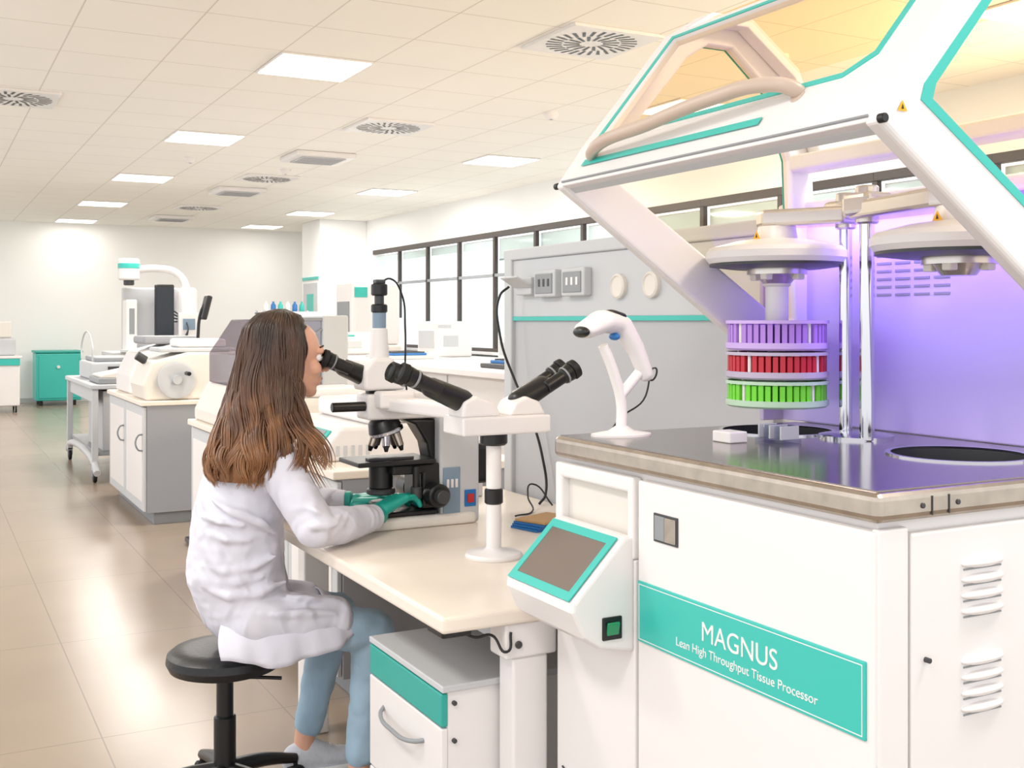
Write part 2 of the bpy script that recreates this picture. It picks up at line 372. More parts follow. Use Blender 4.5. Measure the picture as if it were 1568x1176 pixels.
# ---- lid
T=(1.186,1.633)
outer=[T,(1.250,1.722),(1.47,1.985),(1.55,2.035),(1.66,2.035),(1.80,1.935),(1.88,1.76),(1.905,1.21),(1.865,1.165)]
inner=[(1.293,1.672),(1.300,1.695),(1.512,1.938),(1.57,1.974),(1.64,1.974),(1.75,1.885),(1.812,1.73),(1.828,1.35),(1.805,1.338)]
gx=sum(p[0] for p in inner)/9; gz=sum(p[1] for p in inner)/9
wid=[(gx+(x-gx)*1.075,gz+(z-gz)*1.06) for x,z in inner]
fy=lambda u,v,t:(u,t,v)
for nm,a,bb,o1,o2 in (('near',Y0-.004,Y0+.028,Y0-.0055,Y0-.0035),('far',Y1-.028,Y1+.004,Y1+.0035,Y1+.0055)):
    ringp(M,'lid_side_frame_'+nm,outer,inner,fy,a,bb,WHITE,.008)
    ringp(M,'lid_side_teal_trim_'+nm,wid,inner,fy,o1,o2,TEAL,0)
    vs=[(x,(a+bb)/2,z) for x,z in inner]
    o=bpy.data.objects.new('lid_side_glass_'+nm,mesh_from('g',vs,[tuple(range(9))])); fin(o,M,HOODG)
ya,yb=Y0+.02,Y1-.02
prism(M,'lid_front_rail',[(1.186,1.634),(1.252,1.722),(1.268,1.708),(1.208,1.628)],'y',ya,yb,WHITE,.005)
prism(M,'lid_front_rail_lip',[(1.205,1.629),(1.21,1.634),(1.224,1.625),(1.219,1.619)],'y',ya,yb,LGREY,.002)
tube(M,'lid_front_rail_groove',[(1.190,ya,1.643),(1.190,yb,1.643)],.0022,MGREY)
sl=Vector((.215,0,.263)).normalized(); nrm=Vector((-sl.z,0,sl.x))
def onf(s,y,t):
    return (1.258+s*sl.x+nrm.x*t, y, 1.724+s*sl.z+nrm.z*t)
fo=[(.02,Y0+.004),(-.012,Y0+.03),(-.012,Y1-.004),(.335,Y1-.004),(.335,Y0+.004)]
fi=[(.045,Y0+.095),(.010,Y0+.14),(.010,Y1-.055),(.31,Y1-.055),(.31,Y0+.085)]
fi2=[(.035,Y0+.082),(-.002,Y0+.133),(-.002,Y1-.043),(.32,Y1-.043),(.32,Y0+.072)]
ringp(M,'lid_front_frame',fo,fi,onf,-.018,.004,WHITE,.004)
ringp(M,'lid_front_teal_trim',fi2,fi,onf,.0035,.0055,TEAL,0)
o=bpy.data.objects.new('lid_front_glass',mesh_from('g2',[onf(s,yy,-.005) for s,yy in fi],[(0,1,2,3,4)])); fin(o,M,HOODG)
# top roof of lid
rp=[(1.47,1.985),(1.55,2.035),(1.66,2.035),(1.80,1.935),(1.88,1.76)]
for nm,ya_,yb_ in (('near',Y0+.03,Y0+.10),('far',Y1-.07,Y1-.03)):
    rr=rp+[(x-.012,z-.022) for x,z in reversed(rp)]
    prism(M,'lid_roof_frame_'+nm,rr,'y',ya_,yb_,WHITE,.003)
for i in range(3):
    (xa,za),(xb,zb)=rp[i],rp[i+1]
    o=bpy.data.objects.new('lid_roof_glass_%d'%i,mesh_from('g3',[(xa,Y0+.09,za-.01),(xb,Y0+.09,zb-.01),(xb,Y1-.06,zb-.01),(xa,Y1-.06,za-.01)],[(0,1,2,3)])); fin(o,M,HOODG)
box(M,'lid_back_cover',(1.80,Y0+.03,1.70),(1.87,Y1-.03,1.74),WHITE2,.01)
tube(M,'lid_handle',[(1.262,1.36,1.71),(1.235,1.365,1.726),(1.214,1.41,1.736),(1.203,1.52,1.734),(1.20,1.72,1.718),(1.203,1.90,1.702),(1.225,1.945,1.69),(1.25,1.952,1.682)],.013,TAN)
for yy in (1.36,1.952): lathe(M,'handle_lug',[(0,0),(.02,0),(.018,.01),(.012,.016),(0,.016)],(1.256,yy,1.705),TAN,d=tuple(nrm))
p=[onf(-.07,Y0+.28,.004),onf(-.07,Y1-.06,.004),onf(-.052,Y1-.06,.004),onf(-.052,Y0+.28,.004)]
o=bpy.data.objects.new('rail_teal_stripe',mesh_from('st',p,[(0,1,2,3)])); fin(o,M,TEAL)
for yy in (Y0-.01,Y1-.0): cyl(M,'lid_bumper',(1.194,yy,1.636),(1.194,yy+.012,1.636),.007,BLACK)
def tri(x,y,z,s,cols,nm):
    c=[Vector(v) for v in cols]; q=[(-s,-s*.6),(s,-s*.6),(0,s)]
    vs=[Vector((x,y,z))+c[0]*u+c[1]*v for u,v in q]
    o=bpy.data.objects.new(nm,mesh_from(nm,vs,[(0,1,2)])); fin(o,M,YEL)
    vs=[Vector((x,y,z))+c[2]*.0006+c[0]*u*.25+c[1]*v*.5 for u,v in q]
    o=bpy.data.objects.new(nm+'_bolt',mesh_from(nm,vs,[(0,1,2)])); fin(o,M,BLACK)
tri(1.232,Y0-.0052,1.655,.010,FACE_NY,'warning_sign_lid')
tri(1.598,1.873,1.535,.012,FACE_NX,'warning_sign_far'); tri(1.59,1.382,1.535,.012,FACE_NX,'warning_sign_near')
ld=bpy.data.lights.new('violet_lamp','AREA'); ld.shape='RECTANGLE'; ld.size=.08; ld.size_y=.8; ld.energy=2.9; ld.color=(.34,.20,1)
lo=bpy.data.objects.new('violet_lamp',ld); fin(lo,M); lo.location=(1.78,1.6,1.585); lo.rotation_euler=(0,math.radians(-22),0)

# ------------------------------------------------------------------ room
XW=6.5; YF=20.0; ZC=3.0
box(None,'floor',(-2,-1.5,-.1),(XW+.2,YF+.2,0),FLOOR,0)
box(None,'ceiling',(-2,-1.5,ZC),(XW+.2,YF+.2,ZC+.1),CEIL,0)
box(None,'wall_back',(-2,YF,0),(XW+.2,YF+.2,ZC),WALL,0)
WR=G('wall_right',(XW,9,0))
WY0,WY1=3.65,17.0
box(WR,'wall_below_windows',(XW,-1.5,0),(XW+.2,YF,.95),WALL,0)
box(WR,'wall_above_windows',(XW,-1.5,2.5),(XW+.2,YF,ZC),WALL,0)
box(WR,'wall_far_end',(XW,WY1,.95),(XW+.2,YF,2.5),WALL,0)
box(WR,'wall_near_end',(XW,-1.5,.95),(XW+.2,WY0,2.5),WALL,0)
box(None,'wall_corner_column',(5.7,17.3,0),(XW,18.25,ZC),WALL,.01)
box(None,'baseboard_back',(-2,YF-.015,0),(XW,YF,.08),LGREY,.002)
CP=G('wall_poster',(5.69,17.8,1.9))
box(CP,'teal_band',(5.685,17.35,2.03),(5.70,18.2,2.08),TEAL,.001)
box(CP,'poster',(5.69,17.4,1.2),(5.70,18.15,1.98),LGREY,.001)
box(CP,'poster_figure',(5.685,17.6,1.5),(5.69,17.95,1.8),TEAL,.001)
n=0; y=WY1
while y>WY0+.5:
    y0=max(y-1.075,WY0); n+=1
    W=G('window_%d'%n,(XW+.05,(y+y0)/2,.95))
    box(W,'mullion',(XW+.0,y0-.028,.95),(XW+.05,y0+.028,2.5),FRAME,.004)
    box(W,'top_rail',(XW-.01,y0,2.43),(XW+.06,y,2.5),FRAME,.004)
    box(W,'mid_rail',(XW,y0,1.92),(XW+.05,y,1.96),MGREY,.004)
    box(W,'bottom_rail',(XW-.01,y0,.95),(XW+.06,y,1.0),FRAME,.004)
    box(W,'blind',(XW+.06,y0+.05,2.14 if n>4 else 2.3),(XW+.07,y-.05,2.41),WHITE,.002)
    if n>4: box(W,'blind_rail',(XW+.055,y0+.05,2.13),(XW+.075,y-.05,2.15),MGREY,.002)
    box(W,'pane',(XW+.03,y0+.03,1.0),(XW+.034,y-.03,2.4),WINGL,0)
    y=y0
box(None,'trim_window_sill',(XW-.12,WY0,.92),(XW+.02,WY1,.955),WHITE,.004)

# ceiling fixtures
def lamp(x,y,e=40):
    L=G('ceiling_light_panel',(x,y,ZC))
    box(L,'frame',(x-.3,y-.31,ZC-.012),(x+.3,y+.31,ZC+.0),WHITE,.003)
    box(L,'diffuser',(x-.285,y-.295,ZC-.016),(x+.285,y+.295,ZC-.011),LAMP,.0)
    ld=bpy.data.lights.new('lamp','AREA'); ld.shape='SQUARE'; ld.size=.55; ld.energy=e; ld.color=(1,.965,.915)
    lo=bpy.data.objects.new('lamp_light',ld); fin(lo,L); lo.location=(x,y,ZC-.03)
for y in (6.95,10.1,13.25,16.4,19.4): lamp(2.25,y,40 if y<17 else 6)
for y in (10.1,13.25,16.4,19.1): lamp(5.25,y,40 if y<17 else 6)
for x,y in ((2.25,.65),(-.75,3.8),(-.75,.65),(-.75,6.95),(-.75,13.25),(5.25,3.8),(5.25,6.95)): lamp(x,y,34)
def diffuser(x,y):
    D=G('ceiling_air_diffuser',(x,y,ZC))
    box(D,'plate',(x-.3,y-.31,ZC-.02),(x+.3,y+.31,ZC),WHITE,.004)
    vs=[];fs=[]
    for ring,(r0,r1,cnt,off) in enumerate(((.07,.165,16,0),(.175,.27,28,.1))):
        for k in range(cnt):
            a=2*math.pi*k/cnt+off; w=.0085
            t=Vector((math.cos(a+.25),math.sin(a+.25),0)); nn=Vector((-t.y,t.x,0)); c=Vector((math.cos(a),math.sin(a),0))*r0
            i=len(vs)
            for q in (c-nn*w,c+nn*w,c+t*(r1-r0)+nn*w*1.3,c+t*(r1-r0)-nn*w*1.3): vs.append((q.x,q.y,0))
            fs.append((i,i+1,i+2,i+3))
    o=bpy.data.objects.new('slots',mesh_from('slots',vs,fs)); fin(o,D,DGREY); o.location=(x,y,ZC-.0215)
for x,y in ((3.48,5.54),(3.49,8.77),(3.52,12.6),(3.55,16.3),(.6,8.9)): diffuser(x,y)
def cassette(x,y):
    D=G('ceiling_air_conditioner',(x,y,ZC))
    box(D,'housing',(x-.3,y-.3,ZC-.05),(x+.3,y+.3,ZC),WHITE,.015)
    box(D,'grille',(x-.22,y-.22,ZC-.06),(x+.22,y+.22,ZC-.05),LGREY,.006)
    for k in range(6): box(D,'slat_%d'%k,(x-.2,y-.2+k*.075,ZC-.064),(x+.2,y-.19+k*.075,ZC-.06),SGREY,.001)
for x,y in ((3.49,10.66),(3.51,13.9),(3.5,18)): cassette(x,y)
def smoke(x,y):
    D=G('smoke_detector',(x,y,ZC))
    lathe(D,'body',[(0,-.055),(.03,-.055),(.05,-.03),(.06,-.02),(.06,0)],(x,y,ZC),WHITE)
    lathe(D,'led_ring',[(0,-.058),(.012,-.058),(.012,-.054)],(x,y,ZC),MGREY)
for x,y in ((2.4,11.4),(4.4,7.6),(3.5,11.8),(4.7,5.3)): smoke(x,y)
# made-up uplight at the right wall, added unseen to warm the ceiling
UL=G('added_ceiling_wash',(6.42,3.1,2.0))
prism(UL,'added_wash_housing',[(6.5,1.92),(6.44,1.94),(6.38,2.06),(6.5,2.06)],'y',2.95,3.25,WHITE,.004)
box(UL,'added_glow_strip',(6.41,2.98,2.058),(6.47,3.22,2.066),emis('added_warm_glow','#FFC878',4),.001)
ld=bpy.data.lights.new('ceiling_wash_light','SPOT'); ld.energy=360; ld.color=(1,.76,.42); ld.spot_size=math.radians(125); ld.spot_blend=1; ld.shadow_soft_size=.1
lo=bpy.data.objects.new('ceiling_wash_spot',ld); fin(lo,UL); lo.location=(6.2,3.1,2.0)
lo.rotation_euler=(Vector((3.3,5.4,3.0))-Vector((6.2,3.1,2.0))).to_track_quat('-Z','Y').to_euler()

# ------------------------------------------------------------------ barcode scanner
bxp,byp=1.302,1.955
B=G('barcode_scanner',(bxp,byp,ZT))
o=lathe(B,'stand_base',[(0,0),(.068,0),(.068,.004),(.03,.010),(.014,.02),(0,.02)],(bxp,byp,ZT),WHITE); o.scale=(1,.75,1)
tube(B,'stand_neck',[(bxp,byp,ZT+.01),(bxp,byp,ZT+.07),(bxp-.018,byp,ZT+.13),(bxp-.045,byp,ZT+.19)],.0115,WHITE)
tube(B,'stand_arm',[(bxp,byp,ZT+.085),(bxp+.02,byp,ZT+.105),(bxp+.045,byp,ZT+.13)],.011,WHITE)
organic(B,'scanner_body',[[((bxp-.088,byp,ZT+.222),(.02,.034,.018)),((bxp-.045,byp,ZT+.240),(.034,.036,.024)),((bxp+.0,byp,ZT+.232),(.026,.024,.022)),((bxp+.038,byp,ZT+.18),(.02,.02,.022)),((bxp+.062,byp,ZT+.128),(.018,.018,.018))]],WHITE,.004,4)
ell(B,'scanner_window',(bxp-.102,byp-.006,ZT+.218),(.012,.028,.012),BLACK)
ell(B,'scanner_trigger',(bxp-.022,byp-.008,ZT+.208),(.008,.018,.008),BLUE)
organic(B,'scanner_top_stripe',[[((bxp-.03,byp-.006,ZT+.259),(.018,.012,.006)),((bxp+.0,byp-.008,ZT+.250),(.008,.008,.008))]],BLACK,.003,3)
tube(B,'scanner_cable',[(bxp+.062,byp,ZT+.12),(bxp+.082,byp,ZT+.115),(bxp+.088,byp,ZT+.14),(bxp+.07,byp+.02,ZT+.07),(bxp+.03,byp+.05,ZT+.03),(bxp+.01,byp+.1,ZT-.05)],.002,BLACK)

# ------------------------------------------------------------------ work table
TB=G('lab_worktable',(1.3,2.8,0))
box(TB,'table_top',(.93,2.045,.715),(1.845,3.62,.75),CREAM,.008)
box(TB,'leg_near',(1.10,2.06,.0),(1.185,2.125,.64),WHITE,.006)
box(TB,'leg_near_bracket',(1.08,2.055,.64),(1.205,2.13,.715),WHITE,.006)
box(TB,'leg_far',(1.10,3.50,0),(1.185,3.57,.715),WHITE,.006)
box(TB,'leg_back_near',(1.72,2.06,0),(1.80,2.125,.715),WHITE,.006)
box(TB,'leg_back_far',(1.72,3.50,0),(1.80,3.57,.715),WHITE,.006)
box(TB,'modesty_panel',(1.55,2.63,.12),(1.57,3.48,.68),CREAM,.003)
cyl(TB,'bracket_bolt',(1.11,2.05,.67),(1.11,2.06,.67),.008,DGREY)
tube(TB,'under_cable',[(1.0,2.12,.70),(1.03,2.10,.685),(1.06,2.08,.69),(1.08,2.05,.66),(1.09,2.05,.70)],.003,BLACK)
box(TB,'height_control',(.95,2.09,.692),(1.02,2.17,.7145),BLACK,.006)
box(TB,'cross_beam',(1.12,2.12,.645),(1.17,3.5,.69),LGREY,.003)

DC=G('drawer_cabinet',(1.2,2.34,0))
box(DC,'carcass',(.985,2.14,.03),(1.45,2.56,.565),WHITE,.003)
box(DC,'top_board',(.97,2.132,.565),(1.455,2.565,.58),LGREY,.003)
box(DC,'teal_fascia',(.970,2.137,.492),(.985,2.56,.562),TEALD,.003)
box(DC,'drawer_front_1',(.970,2.137,.27),(.985,2.56,.488),WHITE,.003)
box(DC,'drawer_front_2',(.970,2.137,.04),(.985,2.56,.266),WHITE,.003)
for i,z in enumerate((.435,.20)):
    tube(DC,'handle_%d'%i,[(.972,2.47,z),(.955,2.45,z-.006),(.945,2.35,z-.014),(.955,2.25,z-.006),(.972,2.23,z)],.005,MGREY)
box(DC,'side_panel_seam',(1.2,2.138,.05),(1.203,2.141,.56),MGREY,0)
for z in (.54,.46): cyl(DC,'hinge_pin',(1.0,2.132,z-.0),(1.0,2.141,z),.005,DGREY)
for i,(x,y) in enumerate(((1.02,2.18),(1.40,2.18),(1.02,2.52),(1.40,2.52))): cyl(DC,'foot_%d'%i,(x,y,0),(x,y,.032),.018,BLACK)

# notebooks
NB=G('notebook_stack',(1.60,2.83,.75))
for k in range(4): box(NB,'book_%d'%k,(1.525+.004*k,2.76,.7505+k*.007),(1.675+.003*k,2.87,.757+k*.007),BLUE if k<3 else CARD,.001,rot=(0,0,.25+.04*k))

# ------------------------------------------------------------------ service partition behind table
P=G('service_partition',(1.9,2.8,0))
box(P,'panel_lower',(1.862,2.12,0),(1.94,3.50,1.355),PANELG,.003)
box(P,'panel_upper',(1.855,2.12,1.365),(1.94,3.50,1.565),LGREY,.003)
box(P,'teal_stripe',(1.852,2.12,1.352),(1.866,3.50,1.366),TEAL,.001)
box(P,'top_cap',(1.845,2.12,1.565),(1.95,3.53,1.605),LGREY,.006)
box(P,'end_post',(1.845,3.47,0),(1.95,3.525,1.575),LGREY,.006)
for j,(ya,yb) in enumerate(((3.13,3.27),(2.95,3.09))):
    box(P,'socket_box_%d'%j,(1.825,ya,1.43),(1.857,yb,1.52),LGREY,.006)
    box(P,'socket_face_%d'%j,(1.821,ya+.015,1.442),(1.826,yb-.015,1.508),MGREY,.003)
    for k in range(3): box(P,'socket_hole_%d_%d'%(j,k),(1.8195,ya+.03+k*.03,1.465),(1.8215,ya+.042+k*.03,1.49),DGREY if j==0 else WHITE,.001)
box(P,'socket_box_open',(1.825,3.29,1.44),(1.857,3.40,1.50),LGREY,.005)
box(P,'socket_flap',(1.76,3.28,1.48),(1.83,3.40,1.487),LGREY,.003,rot=(0,.5,0))
for k,yy in enumerate((2.79,2.62)): lathe(P,'round_outlet_%d'%k,[(0,0),(.038,0),(.038,.012),(.032,.016),(.028,.012),(0,.010)],(1.855,yy,1.455),WHITE2,d=(-1,0,0))
tube(P,'power_cable',[(1.80,3.40,1.47),(1.77,3.41,1.44),(1.765,3.40,1.3),(1.80,3.36,1.15),(1.81,3.28,1.05),(1.83,3.22,.9),(1.82,3.18,.78),(1.78,3.15,.756)],.0045,BLACK)
tube(P,'thin_cable',[(1.80,3.10,.756),(1.76,3.16,.82),(1.72,3.12,.79),(1.70,3.05,.757),(1.6,2.98,.757)],.0028,BLACK)

# ------------------------------------------------------------------ microscope
MS=G('teaching_microscope',(1.3,3.0,.75))
MY=3.05
box(MS,'base_plate',(1.10,MY-.09,.7505),(1.46,MY+.09,.785),WHITE2,.012)
box(MS,'base_black_front',(1.09,MY-.075,.785),(1.34,MY+.075,.80),BLACK,.006)
prism(MS,'stand_pillar',[(1.35,.752),(1.475,.752),(1.475,1.07),(1.45,1.10),(1.36,1.10),(1.345,1.06),(1.345,.9)],'y',MY-.075,MY+.075,LGREY,.008)
box(MS,'control_panel',(1.355,MY-.079,.77),(1.410,MY-.074,.92),BGREY,.003)
for k in range(3): box(MS,'control_button_%d'%k,(1.365+.014*k,MY-.082,.86),(1.373+.014*k,MY-.078,.885),WHITE,.001)
box(MS,'power_switch_frame',(1.425,MY-.079,.80),(1.462,MY-.074,.85),BLUE,.002)
box(MS,'power_switch',(1.433,MY-.083,.812),(1.454,MY-.077,.838),REDSW,.002)
box(MS,'lamp_house',(1.475,MY-.05,.86),(1.55,MY+.05,.98),BLACK,.015)
prism(MS,'arm_curve',[(1.36,1.06),(1.355,.90),(1.335,.92),(1.32,.99),(1.285,1.045),(1.24,1.065)],'y',MY-.04,MY+.04,BLACK,.008)
prism(MS,'arm_top',[(1.13,1.065),(1.40,1.065),(1.46,1.085),(1.44,1.115),(1.30,1.14),(1.13,1.14)],'y',MY-.05,MY+.05,WHITE,.01)
cyl(MS,'black_ring',(1.19,MY,1.138),(1.19,MY,1.152),.045,BLACK)
prism(MS,'head_block',[(1.12,1.15),(1.25,1.15),(1.25,1.19),(1.21,1.245),(1.155,1.245),(1.12,1.21)],'y',MY-.05,MY+.05,WHITE,.012)
cyl(MS,'analyser_slider',(1.03,MY-.03,1.105),(1.13,MY-.03,1.105),.014,BLACK)
cyl(MS,'photo_tube',(1.185,MY,1.24),(1.185,MY,1.33),.029,WHITE,r2=.024)
cyl(MS,'camera_adapter',(1.185,MY,1.328),(1.185,MY,1.38),.02,BGREY)
cyl(MS,'camera_adapter_ring',(1.185,MY,1.375),(1.185,MY,1.40),.024,BLACK)
cyl(MS,'camera_neck',(1.185,MY,1.398),(1.185,MY,1.43),.014,DGREY)
cyl(MS,'camera_body',(1.185,MY,1.425),(1.185,MY,1.46),.024,BLACK)
box(MS,'camera_plug',(1.17,MY-.015,1.46),(1.20,MY+.015,1.472),DGREY,.003)
tube(MS,'camera_cable',[(1.19,MY,1.465),(1.22,MY,1.475),(1.26,MY+.01,1.43),(1.275,MY+.02,1.33),(1.28,MY+.03,1.2),(1.30,MY+.06,1.1)],.003,BLACK)
cyl(MS,'nosepiece',(1.19,MY,1.067),(1.205,MY,1.03),.042,BLACK,r2=.05)
cyl(MS,'nosepiece_rim',(1.205,MY,1.035),(1.209,MY,1.022),.051,CHROME)
for k in range(5):
    a=2*math.pi*k/5+.6; x=1.205+.028*math.cos(a); y=MY+.028*math.sin(a); x2=1.205+.045*math.cos(a); y2=MY+.045*math.sin(a)
    cyl(MS,'objective_%d'%k,(x,y,1.03),(x2,y2,.985),.0135,CHROME if k%2 else STEEL,r2=.011)
    cyl(MS,'objective_tip_%d'%k,(x2,y2,.987),(x2+.004*math.cos(a),y2+.004*math.sin(a),.972),.009,BLACK,r2=.005)
box(MS,'stage',(1.09,MY-.085,.935),(1.33,MY+.085,.949),BLACK,.004)
box(MS,'stage_slide_holder',(1.13,MY-.06,.949),(1.27,MY-.03,.957),DGREY,.002)
box(MS,'stage_carriage',(1.20,MY-.07,.905),(1.35,MY+.07,.934),BLACK,.006)
cyl(MS,'condenser',(1.19,MY,.86),(1.19,MY,.932),.035,BLACK)
cyl(MS,'condenser_ring',(1.19,MY,.845),(1.19,MY,.862),.042,DGREY)
cyl(MS,'field_lens',(1.19,MY,.80),(1.19,MY,.825),.035,DGREY)
cyl(MS,'stage_drive',(1.27,MY-.075,.84),(1.27,MY-.075,.93),.011,BLACK)
cyl(MS,'stage_drive_knob',(1.27,MY-.075,.835),(1.27,MY-.075,.87),.017,DGREY)
cyl(MS,'focus_knob_coarse',(1.325,MY-.125,.845),(1.325,MY-.07,.845),.034,BLACK)
cyl(MS,'focus_knob_fine',(1.325,MY-.15,.845),(1.325,MY-.12,.845),.02,DGREY)
cyl(MS,'focus_knob_far',(1.325,MY+.07,.845),(1.325,MY+.14,.845),.034,BLACK)
box(MS,'focus_block',(1.29,MY-.07,.80),(1.36,MY+.07,.92),BLACK,.01)
def binoc(nm,base,tip,w=.033):
    base=Vector(base);tip=Vector(tip);d=(tip-base).normalized();s=Vector((0,0,1)).cross(d).normalized();L=(tip-base).length
    organic(MS,nm+'_housing',[[(base,(.030,.038,.030)),(base+d*L*.45,(.026,.044,.026))]],BLACK,.005,2)
    for sg in (-1,1):
        a=base+d*L*.40+s*sg*w; 
        cyl(MS,nm+'_tube',a,a+d*L*.34,.0175,BLACK); cyl(MS,nm+'_ocular',a+d*L*.32,a+d*L*.50,.021,BLACK,r2=.0235)
        cyl(MS,nm+'_grip_ring',a+d*L*.36,a+d*L*.39,.0235,MGREY)
        lathe(MS,nm+'_eyecup',[(.023,0),(.0262,.004),(.025,L*.1),(.019,L*.12),(.015,L*.09),(0,L*.09)],a+d*L*.5,RUBBER,d=tuple(d))
binoc('main_binocular',(1.14,MY,1.19),(1.002,MY,1.248))
# bridge to second observer head
box(MS,'bridge_block',(1.15,MY-.10,1.10),(1.26,MY-.04,1.15),WHITE,.01)
prism(MS,'bridge_arm',[(1.17,MY-.06),(1.25,MY-.06),(1.33,2.57),(1.25,2.57)],'z',1.09,1.13,WHITE,.01)
box(MS,'observer_box',(1.175,2.46,1.066),(1.425,2.58,1.112),WHITE,.006)
prism(MS,'observer_mount_left',[(1.18,1.11),(1.29,1.11),(1.275,1.145),(1.22,1.165),(1.185,1.15)],'y',2.475,2.565,WHITE,.008)
prism(MS,'observer_mount_right',[(1.31,1.11),(1.42,1.11),(1.40,1.145),(1.36,1.16),(1.33,1.145)],'y',2.475,2.565,WHITE,.008)
binoc('left_binocular',(1.20,2.52,1.15),(1.02,2.52,1.228))
binoc('right_binocular',(1.365,2.52,1.145),(1.515,2.52,1.228))
cyl(MS,'observer_collar',(1.29,2.52,1.035),(1.29,2.52,1.07),.035,BLACK)
cyl(MS,'support_post',(1.29,2.52,.765),(1.29,2.52,1.04),.0195,WHITE)
cyl(MS,'support_collar',(1.29,2.52,.885),(1.29,2.52,.925),.0235,BLACK)
lathe(MS,'support_foot',[(0,0),(.073,0),(.074,.006),(.07,.012),(.028,.017),(.02,.024),(0,.024)],(1.29,2.52,.7505),WHITE)

# ------------------------------------------------------------------ stool
ST=G('swivel_stool',(.735,3.10,0))
sx,sy=.745,3.09
lathe(ST,'seat_cushion',[(0,.385),(.12,.385),(.148,.395),(.158,.415),(.155,.435),(.14,.447),(.1,.45),(0,.449)],(sx,sy,0),mat('black_vinyl','#17171A',.4,bump=.1,bscale=80),seg=56)
cyl(ST,'seat_plate',(sx,sy,.365),(sx,sy,.387),.06,BLACK)
cyl(ST,'gas_column_upper',(sx,sy,.25),(sx,sy,.37),.023,BLACK)
cyl(ST,'gas_column_lower',(sx,sy,.09),(sx,sy,.26),.030,BLACK)
tube(ST,'height_lever',[(sx,sy,.365),(sx+.1,sy-.05,.362),(sx+.14,sy-.07,.36)],.005,BLACK)
for k in range(5):
    a=2*math.pi*k/5+.35; dx,dy=math.cos(a),math.sin(a)
    tube(ST,'base_arm_%d'%k,[(sx,sy,.11),(sx+dx*.12,sy+dy*.12,.10),(sx+dx*.24,sy+dy*.24,.07)],.02,BLACK,radii=[1.2,1,.7])
    cyl(ST,'caster_%d'%k,(sx+dx*.24-dy*.018,sy+dy*.24+dx*.018,.026),(sx+dx*.24+dy*.018,sy+dy*.24-dx*.018,.026),.026,RUBBER)
    cyl(ST,'caster_stem_%d'%k,(sx+dx*.24,sy+dy*.24,.03),(sx+dx*.24,sy+dy*.24,.07),.008,BLACK)

# ------------------------------------------------------------------ woman
W=G('woman',(.79,3.07,.45))
HC=Vector((.92,3.05,1.25)); tilt=math.radians(5)
RH=Matrix.Rotation(tilt,3,'Y')
def H(f,l,u): return tuple(HC+RH@Vector((f,l,u)))
organic(W,'head',[
 [(H(-.012,0,.022),(.092,.073,.086))],[(H(.028,0,-.04),(.058,.056,.066))],
 [(H(.062,0,-.09),.022),(H(.05,.02,-.085),.02),(H(0,.052,-.05),.022)],[(H(.05,-.02,-.085),.02),(H(0,-.052,-.05),.022)],
 [(H(.078,0,.022),.012),(H(.09,0,0),.009),(H(.106,0,-.026),.0105)],[(H(.094,.011,-.031),.007)],[(H(.094,-.011,-.031),.007)],
 [(H(.072,.035,.024),.013),(H(.08,.015,.026),.011)],[(H(.072,-.035,.024),.013),(H(.08,-.015,.026),.011)],
 [(H(.055,.036,-.028),.026)],[(H(.055,-.036,-.028),.026)],
 [(H(.083,-.018,-.056),.006),(H(.09,0,-.053),.0075),(H(.083,.018,-.056),.006)],[(H(.08,-.015,-.067),.006),(H(.087,0,-.068),.008),(H(.08,.015,-.067),.006)],
 [(H(-.005,.073,-.012),(.012,.006,.022)),(H(-.01,.078,.008),(.014,.006,.014))],[(H(-.005,-.073,-.012),(.012,.006,.022)),(H(-.01,-.078,.008),(.014,.006,.014))],
 [(H(-.03,0,-.05),.05),((.86,3.05,1.12),.048),((.845,3.05,1.04),.055)],
],SKIN,.004,3)
for sg in (-1,1):
    ell(W,'eye_%s'%('r' if sg<0 else 'l'),H(.071,sg*.031,.004),(.0125,.0125,.0115),EYEW)
    ell(W,'iris_%s'%('r' if sg<0 else 'l'),H(.0805,sg*.0315,.003),(.004,.006,.006),EYEB)
    tube(W,'eyebrow_%s'%('r' if sg<0 else 'l'),[H(.083,sg*.014,.032),H(.082,sg*.03,.038),H(.068,sg*.046,.033)],.0025,EYEB)
    tube(W,'eyelash_%s'%('r' if sg<0 else 'l'),[H(.08,sg*.02,.010),H(.0845,sg*.031,.013),H(.075,sg*.043,.009)],.0015,EYEB)
organic(W,'lips',[[(H(.086,-.016,-.0565),.004),(H(.0945,0,-.055),.005),(H(.086,.016,-.0565),.004)],[(H(.084,-.013,-.066),.004),(H(.0915,0,-.067),.005),(H(.084,.013,-.066),.004)]],LIPS,.002,2)
